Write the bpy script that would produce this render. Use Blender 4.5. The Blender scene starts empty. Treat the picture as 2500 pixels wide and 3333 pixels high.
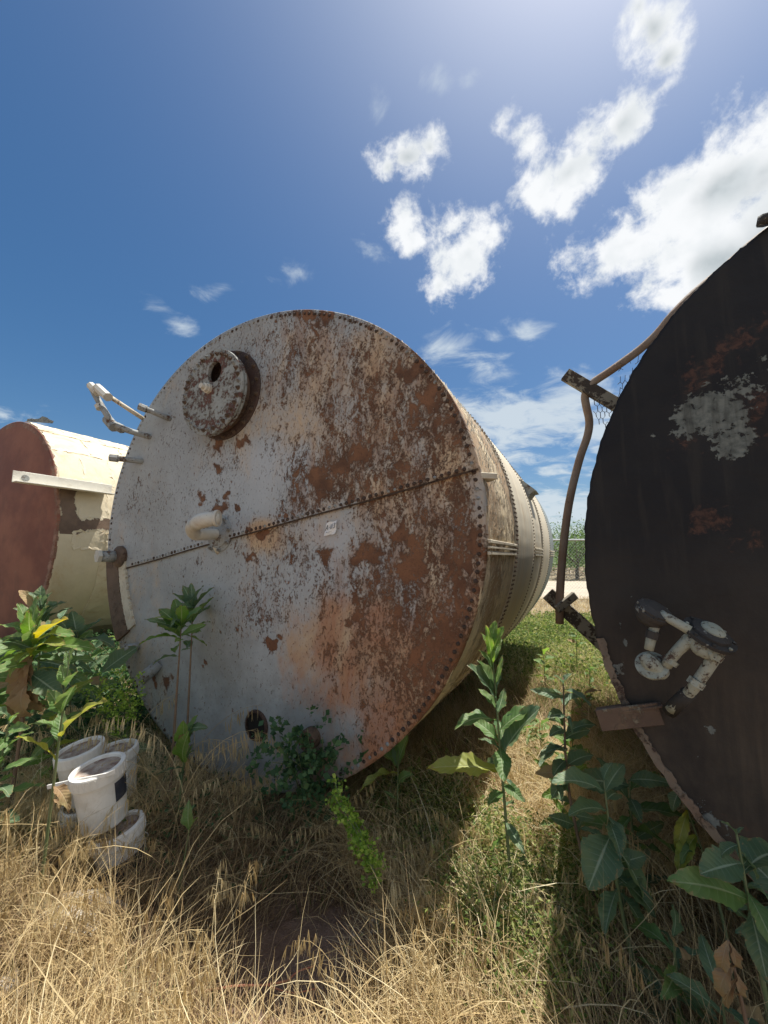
import bpy, bmesh, math, random
import numpy as np
from mathutils import Vector, Matrix, noise as mnoise
R = math.radians
rnd = random.Random(7)
rs = np.random.RandomState(11)
scene = bpy.context.scene
col = scene.collection

# ------------------------------------------------------------------ camera
EYE = 1.65
PITCH = R(6.65)
YAW = R(27.4)            # heading of the three tanks' axes, right of the view
F = 1252.0               # focal length in pixels of the 2500 px wide photograph
cam_d = bpy.data.cameras.new('camera')
cam_d.sensor_fit = 'HORIZONTAL'; cam_d.sensor_width = 36.0
cam_d.lens = 36.0 * F / 2500.0
cam_d.clip_start = 0.05; cam_d.clip_end = 3000
cam = bpy.data.objects.new('camera', cam_d); col.objects.link(cam)
cam.location = (0, 0, EYE); cam.rotation_euler = (R(90) + PITCH, 0, 0)
scene.camera = cam

def ray(px, py):
    x = (px - 1250.0) / F; u = -(py - 1666.5) / F
    c, s = math.cos(PITCH), math.sin(PITCH)
    return Vector((x, c - u * s, s + u * c))

# ------------------------------------------------------------------ sun, exposure
SUN_EL, SUN_AZ = R(72), R(51)         # azimuth measured from +Y towards +X
sd = bpy.data.lights.new('sun', 'SUN'); sd.energy = 4.0; sd.angle = R(0.5); sd.color = (1.0, 0.95, 0.87)
sun = bpy.data.objects.new('sun', sd); col.objects.link(sun)
SDIR = Vector((math.cos(SUN_EL) * math.sin(SUN_AZ), math.cos(SUN_EL) * math.cos(SUN_AZ), math.sin(SUN_EL)))
sun.rotation_euler = SDIR.to_track_quat('Z', 'Y').to_euler()
scene.view_settings.view_transform = 'Standard'
scene.view_settings.look = 'None'
scene.view_settings.gamma = 1.0
scene.view_settings.use_curve_mapping = False
scene.view_settings.exposure = 1.02

# ------------------------------------------------------------------ node helper
class G:
    def __init__(s, nt): s.nt = nt; s.L = nt.links
    def n(s, t, ins=None, **props):
        nd = s.nt.nodes.new(t)
        for k, v in props.items(): setattr(nd, k, v)
        for k, v in (ins or {}).items():
            sk = nd.inputs[k]
            if hasattr(v, 'is_output') or isinstance(v, bpy.types.NodeSocket): s.L.new(v, sk)
            else:
                if isinstance(v, tuple) and len(v) == 3 and sk.type == 'RGBA': v = v + (1,)
                sk.default_value = v
        return nd
    def m(s, op, a, b=0.0, c=0.0, clamp=False):
        nd = s.n('ShaderNodeMath', {0: a, 1: b, 2: c}, operation=op, use_clamp=clamp); return nd.outputs[0]
    def vm(s, op, a, b=(0, 0, 0)):
        nd = s.n('ShaderNodeVectorMath', {0: a, 1: b}, operation=op)
        return nd.outputs['Value'] if op in ('DOT_PRODUCT', 'LENGTH') else nd.outputs[0]
    def mix(s, f, a, b, mode='MIX'):
        nd = s.nt.nodes.new('ShaderNodeMix'); nd.data_type = 'RGBA'; nd.blend_type = mode
        for i, v in ((0, f), (6, a), (7, b)):
            if isinstance(v, bpy.types.NodeSocket): s.L.new(v, nd.inputs[i])
            else: nd.inputs[i].default_value = (v + (1,)) if isinstance(v, tuple) and len(v) == 3 else v
        return nd.outputs[2]
    def ss(s, x, lo, hi):
        nd = s.n('ShaderNodeMapRange', {0: x, 1: lo, 2: hi, 3: 0.0, 4: 1.0}, interpolation_type='SMOOTHSTEP'); return nd.outputs[0]
    def noise(s, vec, scale, detail=4.0, rough=0.55, dist=0.0, lac=2.0):
        nd = s.n('ShaderNodeTexNoise', {'Vector': vec, 'Scale': scale, 'Detail': detail, 'Roughness': rough, 'Distortion': dist, 'Lacunarity': lac})
        return nd.outputs[0]
    def scale(s, vec, sc, loc=(0, 0, 0), rot=(0, 0, 0)):
        nd = s.n('ShaderNodeMapping', {'Vector': vec, 'Location': loc, 'Rotation': rot, 'Scale': sc}); return nd.outputs[0]

# ------------------------------------------------------------------ world: sky and clouds
world = bpy.data.worlds.new('World'); scene.world = world; world.use_nodes = True
nt = world.node_tree; nt.nodes.clear(); g = G(nt)
SKY_STRENGTH = 0.08
tc = g.n('ShaderNodeTexCoord').outputs['Generated']
sky = g.n('ShaderNodeTexSky', sky_type='NISHITA')
sky.sun_disc = False; sky.sun_elevation = SUN_EL; sky.sun_rotation = SUN_AZ
sky.air_density = 1.0; sky.dust_density = 1.5; sky.ozone_density = 2.2; sky.altitude = 100
dirn = g.vm('NORMALIZE', tc)
sep = g.n('ShaderNodeSeparateXYZ', {0: dirn})
zc = g.m('MAXIMUM', sep.outputs[2], 0.02)
px_ = g.m('DIVIDE', sep.outputs[0], g.m('ADD', zc, 0.18)); py_ = g.m('DIVIDE', sep.outputs[1], g.m('ADD', zc, 0.18))
lay = g.n('ShaderNodeCombineXYZ', {0: px_, 1: py_, 2: 0.3}).outputs[0]

def blob_mask(blobs):
    out = None
    for (bx, by, rx, ry, ang, amp) in blobs:
        c = ray(bx, by).normalized()
        a = R(ang)
        u = (ray(bx + 60 * math.cos(a), by + 60 * math.sin(a)) - ray(bx, by)).normalized(); u = (u - c * u.dot(c)).normalized()
        v = c.cross(u)
        k = (ray(bx, by).length) * F
        ru, rv = rx / k * 0.95, ry / k * 0.95
        du = g.m('MULTIPLY', g.vm('DOT_PRODUCT', dirn, tuple(u)), 1 / ru)
        dv = g.m('MULTIPLY', g.vm('DOT_PRODUCT', dirn, tuple(v)), 1 / rv)
        r2 = g.m('ADD', g.m('MULTIPLY', du, du), g.m('MULTIPLY', dv, dv))
        front = g.m('GREATER_THAN', g.vm('DOT_PRODUCT', dirn, tuple(c)), 0.2)
        e = g.m('MULTIPLY', g.m('SUBTRACT', 1.0, g.m('SQRT', r2)), amp)
        e = g.m('SUBTRACT', g.m('MULTIPLY', g.m('ADD', e, 3.0), front), 3.0)
        out = e if out is None else g.n('ShaderNodeMath', {0: out, 1: e, 2: 0.18}, operation='SMOOTH_MAX').outputs[0]
    return out
cum = blob_mask([
    (1330, 510, 120, 62, -6, 1.0), (1400, 480, 60, 50, 0, 1.0), (1262, 545, 50, 40, -20, .9),
    (1315, 725, 68, 68, 20, 1.0), (1345, 780, 40, 55, 60, .9), (1460, 735, 90, 62, -10, .62),
    (1520, 830, 160, 95, -42, 1.0), (1430, 930, 70, 55, -20, .95), (1590, 770, 80, 60, -30, 1.0),
    (1850, 560, 190, 95, -42, 1.0), (1760, 640, 120, 75, 20, .95), (2030, 400, 110, 75, -45, .9), (1830, 660, 60, 60, 70, .8), (1730, 470, 70, 50, 40, .6),
    (2130, 90, 110, 80, 45, 1.0), (2080, 20, 70, 60, 0, .8), (2170, 190, 55, 65, 60, .9), (1630, 385, 55, 40, -30, .55), (2150, 290, 60, 26, -40, .45),
    (2330, 620, 330, 180, -30, 1.25), (2050, 790, 190, 105, -20, 1.0), (2480, 560, 200, 150, 0, 1.0), (2330, 850, 260, 150, -10, 1.25), (2190, 950, 110, 55, -15, .85),
    (2700, 700, 420, 260, -20, 1.7)])
wis = blob_mask([
    (1470, 1130, 150, 50, -5, .75), (1560, 1200, 130, 45, 10, .55), (1600, 1105, 60, 25, 0, .5), (1450, 285, 40, 30, 30, .4), (1520, 275, 35, 25, 0, .35),
    (980, 895, 60, 30, -10, .42), (720, 940, 70, 22, -12, .40), (590, 1065, 60, 24, 30, .40), (1720, 1080, 60, 30, 0, .35), (1225, 355, 25, 35, 0, .35), (1215, 830, 45, 25, 30, .38),
    (1680, 1370, 300, 110, 0, 1.4), (1500, 1330, 120, 60, 0, .8), (1860, 1300, 200, 80, -10, 1.1), (2050, 1400, 240, 120, 0, 1.3), (1650, 1480, 160, 50, 5, .8), (1830, 1530, 150, 30, 0, .7),
    (1800, 1660, 420, 85, 0, 1.4), (20, 1350, 110, 26, 5, .5), (1880, 1740, 500, 70, 0, .9), (300, 1745, 500, 60, 0, .7)])
n1 = g.noise(g.scale(lay, (1, 1, 1)), 3.2, 9, 0.6, 0.3)
n2 = g.noise(dirn, 13.0, 12, 0.64, 0.2)
n3 = g.noise(dirn, 55.0, 6, 0.6, 0.3)
nn = g.m('ADD', g.m('MULTIPLY', g.m('SUBTRACT', n2, .5), 2.5), g.m('MULTIPLY', g.m('SUBTRACT', n3, .5), 0.9))
cd = g.m('ADD', g.m('ADD', cum, nn), 0.14)
ca = g.ss(cd, -0.06, 0.80)
wl = g.n('ShaderNodeCombineXYZ', {0: g.m('MULTIPLY', px_, 1.0), 1: g.m('MULTIPLY', py_, 1.0), 2: 0.0}).outputs[0]
n4 = g.noise(g.scale(wl, (2.0, 2.6, 1), rot=(0, 0, .5)), 2.6, 10, 0.62, 0.5)
wd = g.m('ADD', wis, g.m('MULTIPLY', g.m('SUBTRACT', n4, .5), 3.6))
wa = g.m('MULTIPLY', g.ss(wd, -0.15, 1.05), 0.85)
# broken cloud goes on unseen round the rest of the sky, thickened for fill light
rest = g.m('SUBTRACT', 1.0, g.ss(g.vm('DOT_PRODUCT', dirn, tuple(ray(1250, 1100).normalized())), 0.25, 0.5))
n5 = g.noise(lay, 1.3, 9, 0.6, 0.2)
ra = g.m('MULTIPLY', g.ss(n5, 0.46, 0.62), rest)
n6 = g.noise(dirn, 5.0, 5, 0.5, 0.2)
sunv = g.vm('DOT_PRODUCT', dirn, tuple(SDIR))
thick = g.ss(g.m('ADD', g.m('MULTIPLY', cum, 0.8), g.m('MULTIPLY', g.m('SUBTRACT', n6, .5), 2.2)), 0.45, 1.35)
CL = 0.505 / SKY_STRENGTH
ccol = g.mix(thick, (0.93 * CL, 0.95 * CL, 0.97 * CL), (0.40 * CL, 0.46 * CL, 0.49 * CL))
ccol = g.mix(g.m('MULTIPLY', g.ss(g.noise(dirn, 20.0, 5, .5, .1), 0.42, 0.66), .45), ccol, (0.74 * CL, 0.79 * CL, 0.82 * CL))
wcol = (0.66 * CL, 0.74 * CL, 0.80 * CL)
# clear sky: deeper blue than the raw model, wide aureole round the sun
gray = g.n('ShaderNodeHueSaturation', {'Hue': .497, 'Saturation': 1.32, 'Value': 0.64, 'Color': sky.outputs[0]}).outputs[0]
aur = g.m('POWER', g.m('MAXIMUM', sunv, 0.0), 14.0)
skyc = g.mix(1.0, gray, g.mix(aur, (0, 0, 0), (0.14 * CL, 0.21 * CL, 0.22 * CL)), 'ADD')
c1 = g.mix(wa, skyc, wcol)
c2 = g.mix(ca, c1, ccol)
c3 = g.mix(ra, c2, (0.92 * CL, 0.94 * CL, 0.95 * CL))
bg = g.n('ShaderNodeBackground', {'Color': c3, 'Strength': SKY_STRENGTH})
wo = g.n('ShaderNodeOutputWorld'); nt.links.new(bg.outputs[0], wo.inputs[0])
world.cycles.sampling_method = 'MANUAL'; world.cycles.sample_map_resolution = 512

# ------------------------------------------------------------------ object helpers
def tag(o, label=None, cat=None, group=None, kind=None):
    if label: o['label'] = label
    if cat: o['category'] = cat
    if group: o['group'] = group
    if kind: o['kind'] = kind
    return o
def link(name, me, mat=None, parent=None, smooth=False):
    o = bpy.data.objects.new(name, me); col.objects.link(o)
    if mat is not None and len(me.materials) == 0: me.materials.append(mat)
    if parent is not None: o.parent = parent
    if smooth and len(me.polygons): me.polygons.foreach_set('use_smooth', [True] * len(me.polygons))
    return o
def empty(name, loc=(0, 0, 0), rz=0.0):
    o = bpy.data.objects.new(name, None); col.objects.link(o); o.location = loc; o.rotation_euler = (0, 0, rz)
    o.empty_display_size = 0.1; return o
def mesh_np(name, V, Fq, attrs=None):
    me = bpy.data.meshes.new(name)
    V = np.asarray(V, np.float32); Fq = np.asarray(Fq, np.int32); k = Fq.shape[1]
    me.vertices.add(len(V)); me.vertices.foreach_set('co', V.ravel())
    me.loops.add(Fq.size); me.loops.foreach_set('vertex_index', Fq.ravel())
    me.polygons.add(len(Fq)); me.polygons.foreach_set('loop_start', np.arange(0, Fq.size, k, dtype=np.int32))
    try: me.polygons.foreach_set('loop_total', np.full(len(Fq), k, np.int32))
    except Exception: pass
    for an, av in (attrs or {}).items():
        av = np.asarray(av, np.float32)
        if av.ndim == 1:
            a = me.attributes.new(an, 'FLOAT', 'POINT'); a.data.foreach_set('value', av)
        else:
            a = me.attributes.new(an, 'FLOAT_VECTOR', 'POINT'); a.data.foreach_set('vector', av.ravel())
    me.update(calc_edges=True); me.validate(); return me
def bm_mesh(name, bm):
    me = bpy.data.meshes.new(name); bm.normal_update(); bm.to_mesh(me); bm.free(); return me
def catmull(pts, sub=6):
    P = [Vector(p) for p in pts]
    if len(P) < 3 or sub <= 1: return P
    Q = [P[0] * 2 - P[1]] + P + [P[-1] * 2 - P[-2]]; out = []
    for i in range(1, len(Q) - 2):
        for k in range(sub):
            t = k / sub; a, b, c, d = Q[i - 1], Q[i], Q[i + 1], Q[i + 2]
            out.append(0.5 * ((2 * b) + (c - a) * t + (2 * a - 5 * b + 4 * c - d) * t * t + (3 * b - a - 3 * c + d) * t ** 3))
    out.append(P[-1]); return out
def add_tube(bm, pts, rad, seg=10, caps=True, sub=1):
    P = catmull(pts, sub); n = len(P)
    rads = rad if isinstance(rad, (list, tuple)) else [rad] * n
    if len(rads) != n: rads = [float(np.interp(i / (n - 1), np.linspace(0, 1, len(rads)), rads)) for i in range(n)]
    rings = []; prev = None
    for i, p in enumerate(P):
        d = (P[min(i + 1, n - 1)] - P[max(i - 1, 0)])
        d = d.normalized() if d.length > 1e-9 else Vector((0, 0, 1))
        if prev is None:
            up = Vector((0, 0, 1)) if abs(d.z) < .9 else Vector((1, 0, 0)); x = d.cross(up).normalized()
        else:
            x = (prev - d * prev.dot(d)); x = x.normalized() if x.length > 1e-6 else d.orthogonal().normalized()
        prev = x; y = d.cross(x)
        rings.append([bm.verts.new(p + (x * math.cos(2 * math.pi * k / seg) + y * math.sin(2 * math.pi * k / seg)) * rads[i]) for k in range(seg)])
    for i in range(n - 1):
        for k in range(seg):
            bm.faces.new((rings[i][k], rings[i][(k + 1) % seg], rings[i + 1][(k + 1) % seg], rings[i + 1][k]))
    if caps: bm.faces.new(rings[0][::-1]); bm.faces.new(rings[-1])
def tube_obj(name, pts, rad, mat, parent=None, seg=12, sub=1, smooth=True):
    bm = bmesh.new(); add_tube(bm, pts, rad, seg, True, sub)
    o = link(name, bm_mesh(name, bm), mat, parent, smooth)
    return o
def add_box(bm, c, s, rot=None, bev=0.0):
    r = bmesh.ops.create_cube(bm, size=1.0); vs = r['verts']
    M = Matrix.Translation(Vector(c)) @ ((rot.to_4x4() if rot is not None else Matrix.Identity(4))) @ Matrix.Diagonal((s[0], s[1], s[2], 1))
    bmesh.ops.transform(bm, matrix=M, verts=vs)
    if bev > 0:
        es = list({e for v in vs for e in v.link_edges}); bmesh.ops.bevel(bm, geom=es, offset=bev, segments=1, affect='EDGES')
def add_beam(bm, a, b, w, h, up=Vector((0, 0, 1)), bev=0.0):
    a, b = Vector(a), Vector(b); d = (b - a); L = d.length; x = d.normalized()
    y = up.cross(x).normalized(); z = x.cross(y)
    add_box(bm, (a + b) / 2, (L, w, h), Matrix((x, y, z)).transposed(), bev)
def add_lathe(bm, prof, seg=32, M=Matrix.Identity(4)):
    # prof: list of (r, z) revolved about z
    rings = []
    for r, z in prof:
        if r < 1e-6: rings.append([bm.verts.new(M @ Vector((0, 0, z)))])
        else: rings.append([bm.verts.new(M @ Vector((r * math.cos(2 * math.pi * k / seg), r * math.sin(2 * math.pi * k / seg), z))) for k in range(seg)])
    for a, b in zip(rings[:-1], rings[1:]):
        for k in range(seg):
            k2 = (k + 1) % seg
            if len(a) == 1 and len(b) == 1: continue
            if len(a) == 1: bm.faces.new((a[0], b[k2], b[k]))
            elif len(b) == 1: bm.faces.new((a[k], a[k2], b[0]))
            else: bm.faces.new((a[k], a[k2], b[k2], b[k]))
def lathe_obj(name, prof, mat, parent=None, seg=32, M=Matrix.Identity(4), smooth=False):
    bm = bmesh.new(); add_lathe(bm, prof, seg, M); bmesh.ops.recalc_face_normals(bm, faces=bm.faces)
    return link(name, bm_mesh(name, bm), mat, parent, smooth)
def nz(x, y, z=0.0, s=1.0): return mnoise.noise(Vector((x * s, y * s, z * s)))
def fbm(x, y, z=0.0, s=1.0, o=4): return mnoise.fractal(Vector((x * s, y * s, z * s)), 1.0, 2.0, o)

# tank frame: local x across, local y along the axis (away from camera), z up
def lray(px, py):
    r = ray(px, py); c, s = math.cos(YAW), math.sin(YAW)
    return Vector((r.x * c - r.y * s, r.x * s + r.y * c, r.z))
def at_d(px, py, d): r = lray(px, py); p = r * (d / r.y); return Vector((p.x, p.y, p.z + EYE))
def at_a(px, py, a): r = lray(px, py); p = r * (a / r.x); return Vector((p.x, p.y, p.z + EYE))
def at_Y(px, py, Y): r = ray(px, py); p = r * (Y / r.y); return Vector((p.x, p.y, p.z + EYE))
def to_world(p): c, s = math.cos(YAW), math.sin(YAW); return Vector((p.x * c + p.y * s, -p.x * s + p.y * c, p.z))
def to_local(p): c, s = math.cos(YAW), math.sin(YAW); return Vector((p.x * c - p.y * s, p.x * s + p.y * c, p.z))

# ------------------------------------------------------------------ ground shape
def gz_np(x, y):
    r = np.hypot(x, y)
    near = np.clip(1 - (r - 6) / 8, 0, 1)
    z = 0.035 * np.sin(x * 1.7 + .6 * y) * np.cos(y * 1.3 - .4 * x) + 0.02 * np.sin(3.9 * x + 1.1) * np.sin(3.1 * y + .5)
    hol = np.exp(-(((x + .50) / .42) ** 2 + ((y - 1.95) / .34) ** 2))
    return z * near - 0.05 * hol - 0.02
def gz(x, y): return float(gz_np(np.array([x]), np.array([y]))[0])
def on_ground(px, py):
    r = ray(px, py); t = EYE / max(-r.z, 1e-3); p = r * t
    return Vector((p.x, p.y, gz(p.x, p.y)))

# ------------------------------------------------------------------ materials
def new_mat(name):
    m = bpy.data.materials.new(name); m.use_nodes = True; m.node_tree.nodes.clear(); return m, G(m.node_tree)
def finish(m, g, color, rough=0.8, metal=0.0, height=None, bump=0.3, dist=0.01, spec=0.3):
    b = g.n('ShaderNodeBsdfPrincipled', {'Base Color': color, 'Roughness': rough, 'Metallic': metal, 'Specular IOR Level': spec})
    if height is not None:
        bp = g.n('ShaderNodeBump', {'Strength': bump, 'Distance': dist, 'Height': height}); g.L.new(bp.outputs[0], b.inputs['Normal'])
    o = g.n('ShaderNodeOutputMaterial'); g.L.new(b.outputs[0], o.inputs[0]); return m

def mat_head():
    """grey paint flaking off rust; D, O, W are hand-set densities of flaking, orange stain and paler paint"""
    m, g = new_mat('flaking_grey_paint')
    at = lambda nme, vec=False: g.n('ShaderNodeAttribute', attribute_name=nme).outputs['Vector' if vec else 'Fac']
    P = at('P', True); D = at('D'); O = at('O'); W = at('W'); Rd = at('Rd')
    Pr = g.scale(P, (1.0, 0.55, 1.0), rot=(0, 0, R(-32)))     # streaks lean like the photo's wind-blown flakes
    warp = g.n('ShaderNodeTexNoise', {'Vector': P, 'Scale': 5.0, 'Detail': 4.0}).outputs['Color']
    wsc = g.n('ShaderNodeVectorMath', {0: g.vm('SUBTRACT', warp, (.5, .5, .5))}, operation='SCALE'); wsc.inputs[3].default_value = 0.06
    Pw = g.vm('ADD', Pr, wsc.outputs[0])
    a = g.noise(Pw, 6.5, 12, 0.72, 0.3)
    b = g.noise(Pw, 30.0, 9, 0.70, 0.5)
    c = g.noise(g.scale(P, (1, 1, 1), loc=(3, 7, 0)), 75.0, 5, 0.6, 0.6)
    n = g.m('ADD', g.m('ADD', g.m('MULTIPLY', a, .38), g.m('MULTIPLY', b, .42)), g.m('MULTIPLY', c, .20))
    th = g.m('SUBTRACT', 0.612, g.m('MULTIPLY', D, 0.142))
    df = g.m('SUBTRACT', n, th)
    chip = g.ss(df, 0.0, 0.018)
    edge = g.m('SUBTRACT', g.ss(df, -0.03, 0.0), chip)
    p1 = g.noise(P, 1.6, 5, .6); p2 = g.noise(P, 9.0, 8, .7)
    paint = g.mix(g.ss(p1, .35, .65), (0.265, 0.275, 0.265), (0.36, 0.38, 0.375))
    paint = g.mix(g.m('MULTIPLY', g.ss(p2, .42, .7), .35), paint, (0.185, 0.175, 0.15))
    paint = g.mix(g.m('MULTIPLY', W, .75), paint, (0.50, 0.53, 0.55))
    st = g.m('ADD', g.m('MULTIPLY', g.noise(Pr, 3.5, 8, .65, .5), .7), g.m('MULTIPLY', b, .3))
    om = g.ss(g.m('ADD', st, g.m('MULTIPLY', O, .42)), 0.53, 0.86)
    tan = g.mix(g.noise(P, 7.0, 5, .6), (0.50, 0.32, 0.17), (0.58, 0.45, 0.29))
    tan = g.mix(g.m('MULTIPLY', g.ss(g.m('ADD', g.noise(Pr, 2.2, 7, .65, .6), g.m('MULTIPLY', Rd, .30)), .52, .78), .95), tan, (0.37, 0.145, 0.060))
    paint = g.mix(g.m('MULTIPLY', om, .9), paint, tan)
    spk = g.ss(g.m('SUBTRACT', g.noise(g.scale(Pr, (1, 1, 1), loc=(9, 2, 0)), 58.0, 7, .68, .5), g.m('SUBTRACT', .635, g.m('MULTIPLY', D, .13))), 0.0, .02)
    chip = g.m('MAXIMUM', chip, g.m('MULTIPLY', spk, .8))
    rust = g.mix(g.ss(g.noise(P, 6.0, 6, .6), .35, .65), (0.115, 0.060, 0.036), (0.225, 0.110, 0.058))
    rust = g.mix(g.m('MULTIPLY', Rd, .55), rust, (0.27, 0.105, 0.045))
    rust = g.mix(g.m('MULTIPLY', g.ss(c, .5, .7), .5), rust, (0.05, 0.026, 0.02))
    stk = g.noise(g.scale(P, (1.0, 0.28, 1.0), loc=(2, 5, 0), rot=(0, 0, R(-35))), 11.0, 9, .66, .6)
    sm = g.m('MULTIPLY', g.ss(g.m('ADD', stk, g.m('MULTIPLY', D, .16)), .52, .70), g.ss(D, .25, .7))
    paint = g.mix(g.m('MULTIPLY', sm, .60), paint, g.mix(b, (0.20, 0.105, 0.06), (0.34, 0.20, 0.12)))
    c0 = g.mix(g.m('MULTIPLY', edge, .55), paint, (0.16, 0.11, 0.075))
    colr = g.mix(chip, c0, rust)
    # fine scoring and dust
    sc = g.noise(g.scale(P, (2.0, 60.0, 1), rot=(0, 0, R(-40))), 3.0, 4, .6)
    colr = g.mix(g.m('MULTIPLY', g.ss(sc, .62, .75), .22), colr, (0.5, 0.5, 0.47))
    h = g.m('ADD', g.m('MULTIPLY', chip, -1.0), g.m('ADD', g.m('MULTIPLY', b, .7), g.m('MULTIPLY', edge, .5)))
    return finish(m, g, colr, g.m('ADD', .62, g.m('MULTIPLY', chip, .25)), 0, h, .75, .006)

def mat_flaky(name, paint, paint2, rust, rust2, dens=None, scale=(1, 1, 1), base=6.0, bump=.7, dist=.006, thr=.62, stain=(0.3, .22, .13), stain_amt=.4, edgec=(.2, .15, .1), gain=.25, rough=.7, coord=None):
    m, g = new_mat(name)
    if coord == 'obj':
        P = g.n('ShaderNodeTexCoord').outputs['Object']; D = dens if dens is not None else 0.0
    else:
        P = g.n('ShaderNodeAttribute', attribute_name='P').outputs['Vector']
        D = g.n('ShaderNodeAttribute', attribute_name='D').outputs['Fac']
    S = g.scale(P, scale)
    a = g.noise(S, base, 12, .68, .3); b = g.noise(S, base * 5, 8, .66, .4); c = g.noise(P, base * 14, 4, .6)
    n = g.m('ADD', g.m('ADD', g.m('MULTIPLY', a, .5), g.m('MULTIPLY', b, .34)), g.m('MULTIPLY', c, .16))
    df = g.m('SUBTRACT', n, g.m('SUBTRACT', thr, g.m('MULTIPLY', D, gain)))
    chip = g.ss(df, 0, .02); edge = g.m('SUBTRACT', g.ss(df, -.03, 0), chip)
    pc = g.mix(g.ss(g.noise(S, base * .4, 6, .65), .35, .65), paint, paint2)
    pc = g.mix(g.m('MULTIPLY', g.ss(g.noise(g.scale(S, (1.0, .6, 1), loc=(5, 2, 1)), base * 1.3, 8, .7, .4), .48, .72), stain_amt), pc, stain)
    rc = g.mix(g.ss(g.noise(P, base, 5, .6), .35, .65), rust, rust2)
    cc = g.mix(chip, g.mix(g.m('MULTIPLY', edge, .6), pc, edgec), rc)
    h = g.m('ADD', g.m('MULTIPLY', chip, -1.0), g.m('ADD', g.m('MULTIPLY', b, .6), g.m('MULTIPLY', edge, .4)))
    return finish(m, g, cc, rough, 0, h, bump, dist)

M = {}
M['head'] = mat_head()
M['shell_peel'] = mat_flaky('peeling_cream_shell', (.74, .62, .42), (.64, .53, .36), (.34, .235, .14), (.45, .33, .21), scale=(1.6, .55, 1), base=7, bump=.8, dist=.012, thr=.64, stain=(.46, .30, .16))
M['shell_cream'] = mat_flaky('weathered_cream_shell', (.68, .61, .47), (.58, .53, .42), (.22, .15, .09), (.22, .15, .09), scale=(2.2, .30, 1), base=5, bump=.5, dist=.006, thr=.66, stain=(.46, .33, .19), stain_amt=.8)
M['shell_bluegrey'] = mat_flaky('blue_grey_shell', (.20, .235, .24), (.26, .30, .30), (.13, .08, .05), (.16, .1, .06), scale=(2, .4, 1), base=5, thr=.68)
M['black_head'] = None
M['cream_left'] = mat_flaky('cracked_cream_paint', (.60, .53, .38), (.52, .45, .32), (.11, .075, .055), (.19, .13, .09), base=2.6, gain=.30, thr=.66, bump=.9, dist=.012, stain=(.42, .25, .10), stain_amt=.45, edgec=(.66, .6, .45))
M['red_head'] = mat_flaky('red_oxide_head', (.26, .105, .065), (.17, .062, .042), (.085, .045, .035), (.30, .17, .12), base=3.0, thr=.64, bump=.35, stain=(.13, .06, .045), stain_amt=.5)
M['rust'] = mat_flaky('plain_rust', (.15, .10, .07), (.11, .075, .052), (.06, .035, .026), (.09, .05, .034), dens=.3, base=14, coord='obj', stain=(.24, .13, .07), stain_amt=.4)
M['rust_dark'] = mat_flaky('dark_rust', (.075, .045, .034), (.055, .034, .028), (.035, .022, .018), (.05, .03, .024), dens=.3, base=14, coord='obj', stain=(.12, .07, .04), stain_amt=.4)
M['grey_metal'] = mat_flaky('dirty_grey_paint', (.33, .35, .345), (.26, .27, .26), (.10, .055, .038), (.13, .07, .045), dens=.25, base=12, coord='obj', stain=(.2, .16, .12), stain_amt=.5)
M['white_pipe'] = mat_flaky('old_white_pipe_paint', (.60, .585, .52), (.52, .50, .43), (.10, .07, .05), (.14, .09, .06), dens=.0, base=9, thr=.625, coord='obj', stain=(.36, .25, .13), stain_amt=.45, bump=.5, dist=.004)
M['cream_metal'] = mat_flaky('cream_trim', (.60, .55, .43), (.5, .45, .35), (.17, .1, .06), (.2, .12, .08), dens=.15, base=9, coord='obj', stain=(.35, .22, .11), stain_amt=.5)
M['tar_metal'] = mat_flaky('tarred_grey_steel', (.040, .038, .035), (.055, .05, .045), (.30, .30, .26), (.24, .24, .21), dens=.05, base=7, thr=.575, coord='obj', stain=(.03, .028, .025), stain_amt=.6, bump=.5, dist=.004, edgec=(.06, .05, .045))
M['green_white_pipe'] = mat_flaky('tar_spotted_pale_pipe', (.38, .40, .33), (.28, .30, .24), (.03, .027, .024), (.09, .06, .045), dens=.22, base=14, thr=.59, coord='obj', stain=(.25, .22, .15), stain_amt=.5, bump=.5, dist=.004)

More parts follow.
